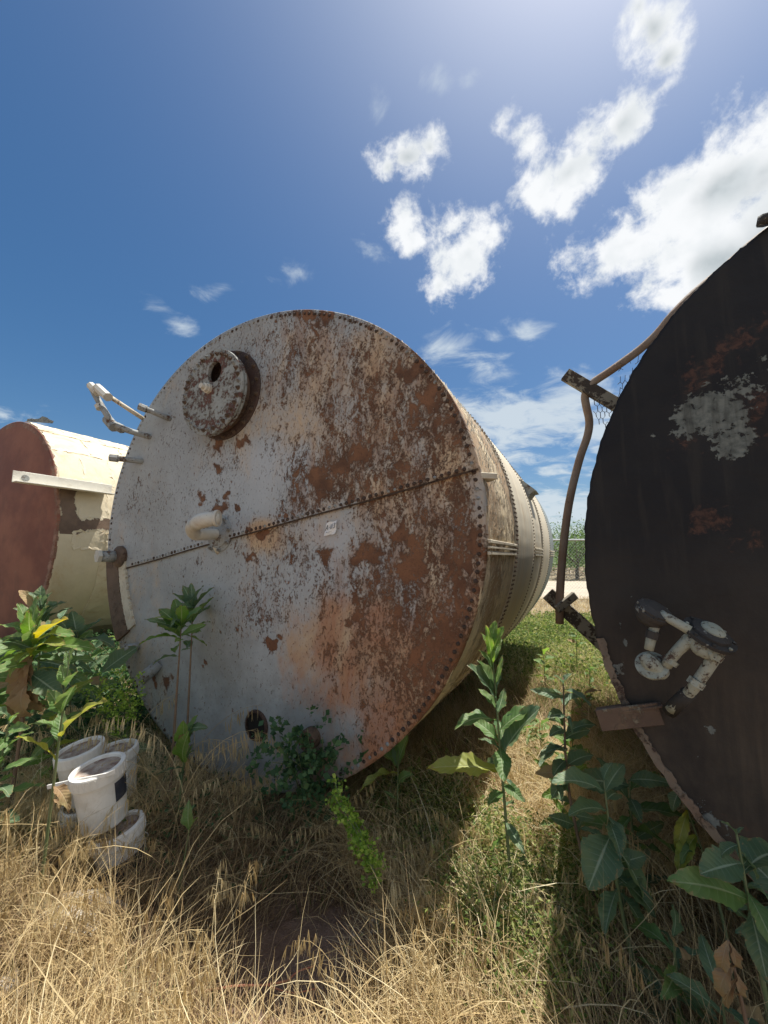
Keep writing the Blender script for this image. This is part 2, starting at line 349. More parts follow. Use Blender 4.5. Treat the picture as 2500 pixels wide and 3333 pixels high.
def mat_black():
    m, g = new_mat('tar_black_paint')
    P = g.n('ShaderNodeAttribute', attribute_name='P').outputs['Vector']
    D = g.n('ShaderNodeAttribute', attribute_name='D').outputs['Fac']; O = g.n('ShaderNodeAttribute', attribute_name='O').outputs['Fac']; B = g.n('ShaderNodeAttribute', attribute_name='W').outputs['Fac']
    a = g.noise(P, 7.0, 12, .68, .4); b = g.noise(P, 30.0, 8, .66, .4)
    n = g.m('ADD', g.m('MULTIPLY', a, .6), g.m('MULTIPLY', b, .4))
    bare = g.ss(g.m('SUBTRACT', n, g.m('SUBTRACT', .66, g.m('MULTIPLY', D, .19))), 0, .02)
    ru = g.m('MULTIPLY', g.ss(g.m('ADD', n, g.m('MULTIPLY', O, .20)), .62, .72), .7)
    base = g.mix(g.ss(g.noise(P, 2.0, 6, .6), .35, .65), (.012, .012, .014), (.020, .019, .019))
    base = g.mix(g.m('MULTIPLY', B, g.ss(g.noise(g.scale(P, (1, .5, 1)), 3.5, 8, .65), .2, .65)), base, (.070, .056, .042))
    base = g.mix(ru, base, g.mix(g.ss(b, .4, .6), (.035, .018, .014), (.10, .05, .034)))
    grey = g.mix(g.ss(b, .35, .65), (.10, .115, .108), (.18, .20, .185))
    c = g.mix(bare, base, grey)
    dr = g.noise(g.scale(P, (9.0, .7, 1)), 2.2, 7, .6, .3)
    c = g.mix(g.m('MULTIPLY', g.ss(dr, .50, .68), .55), c, (.032, .029, .025))
    h = g.m('ADD', g.m('ADD', g.m('MULTIPLY', bare, -1.0), g.m('MULTIPLY', n, .9)), g.m('MULTIPLY', g.noise(P, 1.6, 4, .5), 6.0))
    return finish(m, g, c, g.m('ADD', .62, g.m('MULTIPLY', bare, .25)), 0, h, .6, .008, .25)
M['black_head'] = mat_black()

def mat_plain(name, c1, c2, scale=8, rough=.8, bump=.2, dist=.005, dirt=None, dirt_amt=.4):
    m, g = new_mat(name); P = g.n('ShaderNodeTexCoord').outputs['Object']
    n = g.noise(P, scale, 8, .65, .2); c = g.mix(g.ss(n, .35, .65), c1, c2)
    if dirt: c = g.mix(g.m('MULTIPLY', g.ss(g.noise(P, scale * 2.3, 8, .7, .4), .46, .66), dirt_amt), c, dirt)
    return finish(m, g, c, rough, 0, g.noise(P, scale * 5, 5, .6), bump, dist)
M['bucket'] = mat_plain('dirty_white_plastic', (.78, .77, .73), (.72, .71, .67), 5, .45, .08, .003, (.46, .41, .32), .3)
M['lid_dirt'] = mat_plain('mud_on_lid', (.40, .33, .27), (.17, .10, .075), 9, .85, .5, .004, (.55, .52, .46), .5)
M['dark_label'] = mat_plain('faded_navy_label', (.030, .034, .05), (.05, .055, .07), 9, .6, .1, .002, (.12, .12, .12), .4)
M['paper'] = mat_plain('white_paper_label', (.82, .82, .80), (.74, .74, .72), 20, .7, .05, .001)
M['ink'] = mat_plain('black_marker_ink', (.012, .012, .014), (.02, .02, .022), 20, .6, 0, .001)
M['concrete'] = mat_plain('broken_concrete', (.42, .39, .34), (.30, .27, .23), 7, .9, .6, .01, (.2, .16, .12), .5)
M['plastic_sheet'] = mat_plain('weathered_white_sheet', (.66, .65, .61), (.52, .50, .45), 9, .6, .4, .008, (.33, .29, .22), .4)
M['dark_in'] = mat_plain('unlit_tank_inside', (.012, .011, .010), (.02, .018, .016), 5, .95)  # near-black colour painted in for the shade inside the openings
M['galv'] = mat_plain('galvanised_steel', (.55, .57, .58), (.45, .47, .48), 12, .4, .05, .002)
M['wood'] = mat_plain('old_timber', (.13, .10, .075), (.20, .16, .12), 9, .9, .6, .006)
M['bark'] = mat_plain('orchard_bark', (.10, .085, .07), (.16, .14, .11), 8, .9, .6, .01)

def mat_ground():
    m, g = new_mat('red_brown_dirt'); P = g.n('ShaderNodeTexCoord').outputs['Object']
    a = g.noise(P, 1.2, 10, .65, .2); b = g.noise(P, 14, 9, .7, .2); c = g.noise(P, 90, 5, .6)
    k = g.mix(g.ss(a, .35, .65), (.22, .145, .105), (.28, .20, .15))
    k = g.mix(g.m('MULTIPLY', g.ss(b, .45, .7), .5), k, (.085, .053, .040))
    k = g.mix(g.m('MULTIPLY', g.ss(c, .56, .7), .35), k, (.26, .20, .15))
    far = g.ss(g.vm('LENGTH', P), 6.5, 12.0)
    k = g.mix(far, k, g.mix(g.ss(a, .4, .6), (.30, .25, .17), (.24, .20, .13)))
    return finish(m, g, k, .95, 0, g.m('ADD', b, g.m('MULTIPLY', c, .5)), .9, .025, .1)
M['ground'] = mat_ground()
M['road'] = mat_plain('pale_dirt_road', (.46, .40, .31), (.38, .33, .26), .6, .95, .3, .02, (.33, .28, .2), .4)

def mat_leaf(name, c1, c2, rib, tr=.35, trc=None, rib_w=.06, rough=.5):
    m, g = new_mat(name)
    v = g.n('ShaderNodeAttribute', attribute_name='v').outputs['Fac']; q = g.n('ShaderNodeAttribute', attribute_name='q').outputs['Fac']
    P = g.n('ShaderNodeTexCoord').outputs['Object']; rn = g.n('ShaderNodeObjectInfo').outputs['Random']
    n = g.noise(P, 6.0, 6, .6)
    c = g.mix(g.ss(g.m('ADD', g.m('MULTIPLY', n, .5), g.m('MULTIPLY', rn, .5)), .25, .75), c1, c2)
    av = g.m('ABSOLUTE', v)
    mid = g.m('SUBTRACT', 1.0, g.ss(av, rib_w * .4, rib_w * 1.6))
    vein = g.m('SINE', g.m('MULTIPLY', g.m('SUBTRACT', q, g.m('MULTIPLY', av, .16)), 62.0))
    vv = g.m('MULTIPLY', g.ss(vein, .86, 1.0), g.m('SUBTRACT', 1.0, av))
    c = g.mix(g.m('MULTIPLY', vv, .28), c, rib)
    c = g.mix(g.m('MULTIPLY', mid, .8), c, rib)
    bl = g.ss(g.m('ADD', g.noise(P, 16.0, 5, .7, .3), g.m('ADD', g.m('MULTIPLY', g.m('POWER', av, 4.0), .12), g.m('MULTIPLY', g.m('POWER', q, 6.0), .12))), .62, .72)
    c = g.mix(g.m('MULTIPLY', bl, .8), c, (.30, .22, .10))
    c = g.mix(g.m('MULTIPLY', g.ss(g.noise(P, 2.2, 3, .6), .45, .75), .35), c, (.22, .26, .10))
    b = g.n('ShaderNodeBsdfPrincipled', {'Base Color': c, 'Roughness': rough, 'Specular IOR Level': .35})
    bp = g.n('ShaderNodeBump', {'Strength': .35, 'Distance': .004, 'Height': g.m('ADD', g.m('MULTIPLY', vein, .4), g.m('MULTIPLY', mid, 1.5))}); g.L.new(bp.outputs[0], b.inputs['Normal'])
    tcx = g.n('ShaderNodeHueSaturation', {'Hue': .487, 'Saturation': 1.15, 'Value': 1.9, 'Color': c}).outputs[0]
    t = g.n('ShaderNodeBsdfTranslucent', {'Color': tcx})
    mx = g.n('ShaderNodeMixShader', {0: tr, 1: b.outputs[0], 2: t.outputs[0]})
    o = g.n('ShaderNodeOutputMaterial'); g.L.new(mx.outputs[0], o.inputs[0]); return m
M['leaf'] = mat_leaf('lettuce_leaf', (.085, .165, .050), (.13, .23, .070), (.32, .40, .22))
M['leaf_blue'] = mat_leaf('blue_green_leaf', (.075, .135, .075), (.11, .18, .095), (.36, .44, .32))
M['leaf_bright'] = mat_leaf('young_bright_leaf', (.10, .20, .035), (.14, .26, .05), (.35, .45, .2), tr=.45)
M['leaf_yellow'] = mat_leaf('yellowing_leaf', (.40, .38, .05), (.46, .40, .06), (.5, .5, .2), tr=.4)
M['leaf_half'] = mat_leaf('half_yellow_leaf', (.20, .27, .05), (.28, .30, .06), (.42, .45, .2), tr=.4)
M['leaf_dead'] = mat_leaf('dead_brown_leaf', (.24, .155, .08), (.32, .22, .12), (.36, .27, .17), tr=.2, rough=.8)
M['stem'] = mat_plain('green_stem', (.13, .17, .07), (.17, .19, .09), 20, .7)
M['stem_brown'] = mat_plain('brown_stem', (.17, .115, .075), (.22, .155, .10), 20, .8)

def mat_blade(name, cols, tr=.3):
    m, g = new_mat(name)
    v = g.n('ShaderNodeAttribute', attribute_name='v').outputs['Fac']
    cr = g.n('ShaderNodeValToRGB', {0: v}); e = cr.color_ramp.elements
    while len(e) < len(cols): e.new(.5)
    for i, c in enumerate(cols): e[i].position = i / (len(cols) - 1); e[i].color = c + (1,)
    c = cr.outputs[0]
    d = g.n('ShaderNodeBsdfPrincipled', {'Base Color': c, 'Roughness': .6, 'Specular IOR Level': .3})
    t = g.n('ShaderNodeBsdfTranslucent', {'Color': g.n('ShaderNodeHueSaturation', {'Saturation': 1.1, 'Value': 1.35, 'Color': c}).outputs[0]})
    mx = g.n('ShaderNodeMixShader', {0: tr, 1: d.outputs[0], 2: t.outputs[0]})
    o = g.n('ShaderNodeOutputMaterial'); g.L.new(mx.outputs[0], o.inputs[0]); return m
M['dry'] = mat_blade('dry_straw', [(.22, .15, .08), (.42, .31, .155), (.60, .48, .26), (.74, .65, .42)], .3)
M['dry_brown'] = mat_blade('old_brown_straw', [(.11, .075, .045), (.22, .15, .085), (.36, .25, .14), (.50, .38, .23)], .25)
M['green'] = mat_blade('green_weeds', [(.06, .11, .03), (.12, .18, .045), (.22, .27, .07), (.42, .40, .16)], .4)
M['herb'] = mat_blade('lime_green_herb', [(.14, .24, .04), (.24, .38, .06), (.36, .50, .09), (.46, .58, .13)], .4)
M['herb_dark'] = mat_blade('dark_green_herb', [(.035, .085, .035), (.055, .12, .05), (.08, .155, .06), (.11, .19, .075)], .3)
M['orchard'] = mat_blade('orchard_foliage', [(.05, .09, .03), (.08, .14, .045), (.12, .19, .06), (.18, .26, .09)], .35)
M['brush'] = mat_blade('grey_brown_brush', [(.12, .09, .07), (.19, .15, .11), (.27, .22, .16), (.36, .30, .22)], .1)

# ================================================================== THE SETTING
def build_ground():
    xs = np.concatenate([np.linspace(-400, -14, 24)[:-1], np.linspace(-14, 14, 281), np.linspace(14, 400, 24)[1:]])
    ys = np.concatenate([np.linspace(-200, -4, 14)[:-1], np.linspace(-4, 16, 201), np.linspace(16, 700, 30)[1:]])
    X, Y = np.meshgrid(xs, ys); Z = gz_np(X, Y)
    near = (np.hypot(X, Y) < 7)
    Z = Z + near * 0.008 * np.sin(X * 31 + 3 * np.sin(Y * 23)) * np.sin(Y * 29 + 2 * np.sin(X * 17))
    V = np.stack([X.ravel(), Y.ravel(), Z.ravel()], 1); nx = len(xs); ny = len(ys)
    i = (np.arange(ny - 1)[:, None] * nx + np.arange(nx - 1)[None]).ravel()
    me = mesh_np('ground', V, np.stack([i, i + 1, i + nx + 1, i + nx], 1))
    tag(link('ground', me, M['ground'], None, True), kind='structure')
build_ground()
def strip(name, y0, y1, x0, x1, z, mat):
    n = 40; xs = np.linspace(x0, x1, n); V = []
    for k, x in enumerate(xs):
        V += [(x, y0 + .25 * math.sin(x * .4), z), (x, y1 + .3 * math.sin(x * .3 + 1), z)]
    Fq = [(2 * k, 2 * k + 2, 2 * k + 3, 2 * k + 1) for k in range(n - 1)]
    return tag(link(name, mesh_np(name, V, Fq), mat), kind='structure')
strip('dirt_road', 15.5, 27, -120, 160, 0.004, M['road'])

# ================================================================== MAIN TANK
def ipol(tab, xs, ys, X, Y):
    tab = np.array(tab, float)
    i = np.clip(np.interp(X, xs, np.arange(len(xs))), 0, len(xs) - 1.001); j = np.clip(np.interp(Y, ys, np.arange(len(ys))), 0, len(ys) - 1.001)
    i0 = i.astype(int); j0 = j.astype(int); fx = i - i0; fy = j - j0; fx = fx * fx * (3 - 2 * fx); fy = fy * fy * (3 - 2 * fy)
    return (tab[j0, i0] * (1 - fx) * (1 - fy) + tab[j0, i0 + 1] * fx * (1 - fy) + tab[j0 + 1, i0] * (1 - fx) * fy + tab[j0 + 1, i0 + 1] * fx * fy)
# flaking table, laid out over the head plate from left to right (m) and top to bottom (m)
CX, CZ, D0 = -2.2925, EYE + 0.168, 2.10
HC = [1.7851, .0339, -.0043, .0078, .0112]
def Rm(t): return HC[0] + HC[1] * math.cos(2 * t) + HC[2] * math.sin(2 * t) + HC[3] * math.cos(3 * t) + HC[4] * math.sin(3 * t)
gx = [350, 475, 600, 725, 850, 975, 1100, 1225, 1350, 1475, 1600]
gy = [1000, 1125, 1250, 1375, 1500, 1625, 1750, 1875, 2000, 2125, 2250, 2375, 2500]
TD = [[1, 1, 1, 1, 3, 5, 4, 4, 4, 4, 4], [1, 1, 2, 3, 4, 6, 5, 4, 6, 6, 5], [1, 1, 3, 3, 5, 5, 5, 6, 6, 8, 5], [1, 1, 2, 4, 3, 3, 6, 6, 7, 8, 3], [0, 1, 2, 4, 1, 5, 7, 7, 6, 6, 2],
      [1, 3, 2, 2, 0, 6, 8, 6, 6, 7, 2], [2, 1, 1, 3, 4, 5, 4, 5, 7, 8, 5], [3, 1, 2, 1, 4, 4, 5, 7, 7, 8, 6], [3, 0, 1, 2, 5, 2, 3, 6, 7, 8, 6], [3, 1, 1, 1, 1, 2, 5, 6, 7, 9, 6],
      [2, 3, 1, 1, 1, 1, 2, 4, 7, 8, 6], [1, 1, 0, 1, 1, 1, 1, 3, 7, 7, 5], [1, 1, 1, 1, 0, 1, 2, 3, 4, 5, 5]]
TO = [[0, 0, 0, 0, 0, 1, 1, 1, 2, 2, 2], [0, 0, 1, 1, 1, 3, 4, 5, 4, 4, 4], [0, 0, 1, 2, 3, 4, 5, 5, 5, 4, 4], [1, 0, 0, 2, 3, 5, 4, 4, 6, 5, 4], [1, 0, 0, 1, 2, 2, 3, 3, 5, 7, 5],
      [1, 0, 0, 0, 0, 1, 3, 6, 4, 5, 4], [2, 1, 0, 0, 4, 2, 3, 4, 6, 4, 5], [4, 2, 0, 0, 1, 1, 2, 3, 4, 5, 6], [5, 2, 0, 0, 1, 5, 7, 6, 5, 6, 7], [4, 2, 0, 0, 0, 6, 8, 8, 7, 8, 8],
      [3, 2, 0, 0, 0, 3, 7, 6, 7, 8, 8], [1, 1, 0, 0, 0, 0, 2, 7, 8, 8, 8], [0, 0, 0, 0, 0, 1, 4, 6, 7, 7, 7]]
TW = [[3] * 11, [3, 3, 3, 3, 3, 3, 4, 3, 2, 2, 2], [3, 3, 2, 2, 2, 3, 3, 2, 2, 2, 2], [3, 2, 2, 2, 4, 5, 4, 2, 2, 2, 3], [4, 3, 3, 5, 9, 7, 3, 3, 2, 3, 4], [4, 2, 4, 5, 8, 5, 2, 3, 4, 4, 4],
      [3, 3, 4, 4, 5, 4, 6, 4, 4, 4, 5], [2, 2, 3, 4, 5, 6, 6, 5, 4, 4, 5], [1, 1, 2, 3, 4, 5, 3, 3, 3, 4, 5], [0, 0, 0, 1, 2, 3, 2, 2, 2, 3, 4], [0] * 11, [0] * 11, [0] * 11]
pa, pb = {}, {}
# the tables are spaced on a perspective grid; invert it once: photograph grid -> metres
def px_of(a, z):
    c, s = math.cos(YAW), math.sin(YAW)
    x = a * c + D0 * s; y = -a * s + D0 * c; zz = z - EYE
    cp, sp = math.cos(PITCH), math.sin(PITCH)
    f = y * cp + zz * sp; u = -y * sp + zz * cp
    return 1250 + F * x / f, 1666.5 - F * u / f
def bulge(a, z):
    return 0.012 * np.sin(a * 2.3 + 1) * np.cos(z * 2.1) + 0.007 * np.sin(a * 5.1 + z * 3.7)
# isolated bare patches: (px, py, radius m)
PATCH = [(660, 1620, .05, .05), (720, 1655, .09, .06), (742, 1615, .05, .04), (730, 1400, .10, .05), (712, 1445, .05, .09), (708, 1520, .03, .06), (790, 1440, .1, .04),
         (848, 1010, .05, .04), (1005, 1028, .09, .045), (1065, 1030, .09, .05), (968, 1028, .04, .03), (1030, 1080, .04, .10), (1340, 1215, .16, .06), (1400, 1290, .06, .14), (1180, 1480, .1, .06),
         (1030, 1560, .10, .10), (1100, 1520, .10, .06), (1060, 1600, .06, .08), (805, 1725, .03, .03), (850, 1740, .07, .05), (770, 1660, .03, .02), (880, 2100, .07, .04), (900, 2090, .06, .03), (1540, 1770, .05, .08),
         (1300, 1740, .1, .05), (1190, 1800, .14, .10), (1060, 1800, .09, .05), (1330, 1850, .12, .12), (820, 1815, .08, .04), (410, 2000, .06, .12), (545, 2220, .05, .07), (505, 2215, .03, .06), (668, 2165, .03, .02), (1150, 2020, .05, .03)]
def attrs_face(A, Z):
    c, s = math.cos(YAW), math.sin(YAW)
    x = A * c + D0 * s; y = -A * s + D0 * c; zz = Z - EYE
    cp, sp = math.cos(PITCH), math.sin(PITCH)
    f = y * cp + zz * sp; u = -y * sp + zz * cp
    PX = 1250 + F * x / f; PY = 1666.5 - F * u / f
    D = ipol(TD, gx, gy, PX, PY) / 9; O = ipol(TO, gx, gy, PX, PY) / 9; W = ipol(TW, gx, gy, PX, PY) / 9
    Rd = np.clip((1.9 - Z) / 1.3, 0, 1) * np.clip((A + 2.6) / .8, 0, 1)
    for (qx, qy, ra_, rb_) in PATCH:
        q = at_d(qx, qy, D0); wx = .022 * np.sin(Z * 47 + 9 * A) + .014 * np.sin(A * 83 + Z * 61); wz = .022 * np.sin(A * 53 - 7 * Z) + .012 * np.sin(Z * 97 + A * 31)
        e = 1 - np.sqrt(((A - q.x + wx) / ra_) ** 2 + ((Z - q.z + wz) / rb_) ** 2)
        D = np.maximum(D, np.clip(e * 2.0 + .45, 0, 1.5) * (e > -.5))
    q = at_d(1077, 1722, D0); e = np.exp(-(((A - q.x) / .2) ** 2 + ((Z - q.z) / .16) ** 2)); D = D * (1 - .8 * e); W = W + e * .5
    q = at_d(855, 1735, D0); e = np.exp(-(((A - q.x) / .12) ** 2 + ((Z - q.z) / .09) ** 2)); O = O + 1.2 * e; Rd = Rd + .6 * e
    return D, O, np.clip(W, 0, 1), np.clip(Rd, 0, 1)

main = empty('riveted_storage_tank', to_world(Vector((CX, D0, 0))), -YAW)
tag(main, 'largest tank in view, riveted grey end blotched with rust, long cream shell', 'storage tank', 'old tanks lying on their sides in the weeds')
OFF = Vector((CX, D0, 0))
sl, sr = at_d(414, 1850, D0), at_d(1560, 1530, D0)     # the lapped seam across the head
def seam_z(a): return sl.z + (a - sl.x) * (sr.z - sl.z) / (sr.x - sl.x)
def head_mesh(name, cx, cz, rfun, attr_fn, bul, nr=88, ns=300, r0=0.0, lip=.06):
    A, Z, RR = [], [], []
    ts = np.arange(ns) * 2 * math.pi / ns; rb = np.array([rfun(t) for t in ts])
    fr = np.concatenate([[0.002], np.linspace(0, 1, nr)[1:]])
    a = cx + np.outer(fr, rb * np.cos(ts)); z = cz + np.outer(fr, rb * np.sin(ts))
    y = bul(a, z) * (1 - fr[:, None] ** 6)
    a2 = np.vstack([a, cx + rb * np.cos(ts) * 1.0, ]); z2 = np.vstack([z, cz + rb * np.sin(ts)]); y2 = np.vstack([y, np.full(ns, lip)])
    D, O, W, Rd = attr_fn(a2, z2)
    V = np.stack([a2.ravel() - cx, y2.ravel(), z2.ravel()], 1); n = len(fr) + 1
    i = (np.arange(n - 1)[:, None] * ns); j = np.arange(ns)[None]; j2 = (j + 1) % ns
    Fq = np.stack([(i + j), (i + j2), (i + ns + j2), (i + ns + j)], -1).reshape(-1, 4)
    return mesh_np(name, V, Fq, {'P': np.stack([a2.ravel(), z2.ravel(), 0 * a2.ravel()], 1), 'D': D.ravel(), 'O': O.ravel(), 'W': W.ravel(), 'Rd': Rd.ravel()})
hm = head_mesh('head', CX, CZ, Rm, attrs_face, bulge)
for nm, sgn in (('upper_head_plate', 1), ('lower_head_plate', -1)):
    bm = bmesh.new(); bm.from_mesh(hm)
    p0 = Vector((sl.x - CX, 0, sl.z)); dr = Vector((sr.x - sl.x, 0, sr.z - sl.z)).normalized(); nrm = Vector((-dr.z, 0, dr.x))
    r = bmesh.ops.bisect_plane(bm, geom=bm.verts[:] + bm.edges[:] + bm.faces[:], plane_co=p0 - nrm * (0.0 if sgn > 0 else -.03), plane_no=nrm * sgn, clear_inner=True, clear_outer=False)
    if sgn > 0:
        cut = [e for e in bm.edges if all(abs((v.co - p0).dot(nrm)) < 1e-4 for v in e.verts) and len(e.link_faces) == 1]
        ex = bmesh.ops.extrude_edge_only(bm, edges=cut)
        for v in [q for q in ex['geom'] if isinstance(q, bmesh.types.BMVert)]: v.co.y += .014
        for v in bm.verts:
            pass
    me = bm_mesh(nm, bm)
    o = link(nm, me, M['head'], main, True)
    o.location.y = -0.009 if sgn > 0 else 0.0
# raised edge of the overlapping plate
bm = bmesh.new(); N = 60
rowA, rowB = [], []
for k in range(N + 1):
    a = sl.x + (sr.x - sl.x) * k / N; z = seam_z(a); y = float(bulge(a, z))
    rowA.append(bm.verts.new((a - CX, y - .0135, z - .004))); rowB.append(bm.verts.new((a - CX, y - .0135, z + .008)))
    if k: bm.faces.new((rowA[k - 1], rowA[k], rowB[k], rowB[k - 1]))
bmesh.ops.solidify(bm, geom=bm.faces[:], thickness=.004)
link('plate_edge', bm_mesh('plate_edge', bm), M['rust'], main)

# rivets
def rivet_mesh(name, r, h):
    bm = bmesh.new(); add_lathe(bm, [(r * 1.02, 0), (r * .92, h * .55), (r * .55, h * .92), (0, h)], 8, Matrix.Rotation(R(90), 4, 'X')); bmesh.ops.recalc_face_normals(bm, faces=bm.faces)
    me = bm_mesh(name, bm); me.polygons.foreach_set('use_smooth', [True] * len(me.polygons)); return me
rv_grey = rivet_mesh('rivet_painted', .0115, .009); rv_grey.materials.append(M['grey_metal'])
rv_rust = rivet_mesh('rivet_rusty', .0125, .0095); rv_rust.materials.append(M['rust_dark'])
def put_rivet(a, z, y0=0.0):
    d, _, _, _ = attrs_face(np.array([a]), np.array([z]))
    rusty = rnd.random() < (0.18 + .85 * float(d[0]) + (.3 if a > -.9 and z < 2.1 else 0))
    o = bpy.data.objects.new('rivet', rv_rust if rusty else rv_grey); col.objects.link(o); o.parent = main
    o.location = (a - CX, float(bulge(a, z)) * (1 - min(1, math.hypot(a - CX, z - CZ) / 1.79) ** 6) - y0 + .001, z)
    o.rotation_euler = (0, rnd.uniform(0, 6), 0); s = rnd.uniform(.9, 1.12); o.scale = (s, s, s)
NR = 222
for k in range(NR):
    t = 2 * math.pi * k / NR + rnd.uniform(-.002, .002); r = Rm(t) - .032
    a, z = CX + r * math.cos(t), CZ + r * math.sin(t)
    put_rivet(a, z, .009 if z > seam_z(a) else 0)
L_ = sr.x - sl.x
for k in range(72):
    a = sl.x + .06 + (L_ - .12) * (k + .5) / 72
    q = at_d(715, 1735, D0)
    if abs(a - q.x) < .13: continue
    z = seam_z(a) + .026; put_rivet(a, z, .009)

# shell courses
def shell_course(name, y0, y1, rfun, cz, dr, mat, parent, attr_fn, ny=14, ns=320, rough=.002, t0=0, t1=2 * math.pi):
    ts = np.linspace(t0, t1, ns); ys = np.linspace(y0, y1, ny); rb = np.array([rfun(t) for t in ts]) + dr
    T, Y = np.meshgrid(ts, ys); RB = np.broadcast_to(rb, T.shape).copy()
    RB += rough * (np.sin(T * 37 + Y * 9) * np.sin(Y * 23 + T * 11) + .6 * np.sin(T * 91 + 3 * np.sin(Y * 31)))
    V = np.stack([(RB * np.cos(T)).ravel(), Y.ravel(), (cz + RB * np.sin(T)).ravel()], 1)
    # turned-in edges give each course its thickness
    e0 = np.stack([((rb - .014) * np.cos(ts)), np.full(ns, y0), cz + (rb - .014) * np.sin(ts)], 1)
    e1 = np.stack([((rb - .014) * np.cos(ts)), np.full(ns, y1), cz + (rb - .014) * np.sin(ts)], 1)
    V = np.vstack([e0, V, e1]); n = ny + 2
    i = (np.arange(n - 1)[:, None] * ns); j = np.arange(ns - 1)[None]
    Fq = np.stack([(i + j), (i + ns + j), (i + ns + j + 1), (i + j + 1)], -1).reshape(-1, 4)
    TT = np.vstack([ts[None], T, ts[None]]); YY = np.vstack([np.full(ns, y0), Y, np.full(ns, y1)])
    D = attr_fn(YY, TT)
    me = mesh_np(name, V, Fq, {'P': np.stack([YY.ravel(), (TT * HC[0]).ravel(), 0 * YY.ravel()], 1), 'D': D.ravel()})
    return link(name, me, mat, parent, True)
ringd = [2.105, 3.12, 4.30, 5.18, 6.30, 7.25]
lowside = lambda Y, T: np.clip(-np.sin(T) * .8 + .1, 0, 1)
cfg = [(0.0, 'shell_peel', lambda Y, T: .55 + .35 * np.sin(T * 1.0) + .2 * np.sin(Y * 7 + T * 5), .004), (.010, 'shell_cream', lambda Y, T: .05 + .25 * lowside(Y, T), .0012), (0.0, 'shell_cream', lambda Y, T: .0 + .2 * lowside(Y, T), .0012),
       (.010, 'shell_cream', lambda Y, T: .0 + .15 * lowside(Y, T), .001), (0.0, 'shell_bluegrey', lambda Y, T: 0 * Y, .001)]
for (y0, y1), (dr, mk, fn, ro) in zip(zip(ringd[:-1], ringd[1:]), cfg):
    ext = .035 if dr > 0 else 0
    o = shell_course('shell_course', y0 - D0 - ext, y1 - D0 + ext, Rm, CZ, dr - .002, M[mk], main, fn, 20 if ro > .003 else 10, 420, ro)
def LM(px, py, d, off=OFF): return at_d(px, py, d) - off
# far end of the shell
ts = [2 * math.pi * k / 96 for k in range(96)]
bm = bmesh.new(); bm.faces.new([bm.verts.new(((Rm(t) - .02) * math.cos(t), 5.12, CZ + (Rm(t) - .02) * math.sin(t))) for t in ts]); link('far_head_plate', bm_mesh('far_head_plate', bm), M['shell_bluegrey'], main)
# rivets along the ring seams: too small to pick out one by one
bm = bmesh.new()
for s_i, y in enumerate([3.12, 4.30, 5.18, 6.30]):
    for off_y in ((.028,) if s_i else (-.03, .03)):
        outer = (s_i % 2 == 0)
        for k in range(330):
            t = 2 * math.pi * k / 330
            rr = Rm(t) + .008
            c = Vector((rr * math.cos(t), y - D0 + (off_y if outer else -off_y), CZ + rr * math.sin(t))); nrm = Vector((math.cos(t), 0, math.sin(t)))
            tq = nrm.to_track_quat('Z', 'Y').to_matrix().to_4x4(); Mx = Matrix.Translation(c) @ tq
            b = [bm.verts.new(Mx @ Vector((.012 * math.cos(q), .012 * math.sin(q), 0))) for q in (0, 1.257, 2.513, 3.77, 5.027)]
            tp = bm.verts.new(Mx @ Vector((0, 0, .011)))
            for q in range(5): bm.faces.new((b[q], b[(q + 1) % 5], tp))
tag(link('ring_seam_rivets', bm_mesh('ring_seam_rivets', bm), M['rust'], main), kind='stuff')
# butt straps on the shell at eye level, two raised bands each
for (y0, y1, zoff) in ((2.125, 3.08, 0.0), (4.33, 5.14, 0.0), (6.33, 7.22, 0.0)):
    bm = bmesh.new()
    for dz in (.045, .012, -.02):
        z = EYE + .04 + dz; t = math.asin((z - CZ) / Rm(0)); rr = Rm(t) + .012
        add_beam(bm, (rr * math.cos(t), y0 - D0, z), (rr * math.cos(t), y1 - D0, z), .016, .014 if dz == .012 else .020, Vector((0, 0, 1)), .003)
    link('butt_strap', bm_mesh('butt_strap', bm), M['cream_metal'], main)
# peeling curls standing off the first course
bm = bmesh.new()
for k in range(1500):
    t = rnd.uniform(-1.25, 1.5); y = rnd.uniform(2.14, 3.08)
    nrm = Vector((math.cos(t), 0, math.sin(t))); tg = Vector((-math.sin(t), 0, math.cos(t))); c = Vector(((Rm(t) + .001) * nrm.x, y - D0, CZ + (Rm(t) + .001) * nrm.z))
    w = rnd.uniform(.006, .018); l = rnd.uniform(.010, .034); up = rnd.uniform(.15, .9)
    s = tg.lerp(Vector((0, 1, 0)), rnd.uniform(-.3, .3)).normalized(); wv = s.cross(nrm)
    a = bm.verts.new(c - wv * w); b = bm.verts.new(c + wv * w * rnd.uniform(.6, 1)); c2 = bm.verts.new(c + wv * w * .7 + (s * l + nrm * l * up * .5)); d2 = bm.verts.new(c - wv * w * .5 + (s * l * .8 + nrm * l * up * .4))
    bm.faces.new((a, b, c2, d2))
tag(link('peeling_paint_curls', bm_mesh('peeling_paint_curls', bm), M['cream_metal'], main), kind='stuff')

# bracket on the shell beside the end of the seam
bm = bmesh.new(); c = at_d(1574, 1545, 2.26) - OFF
p = LM(1560, 1548, 2.13); t = math.asin((p.z + 0 - CZ) / 1.80); base = Vector((1.80 * math.cos(t), .06, p.z))
add_beam(bm, base + Vector((-.01, 0, 0)), base + Vector((.07, .07, .0)), .10, .035, bev=.003)
link('lug', bm_mesh('lug', bm), M['cream_metal'], main)
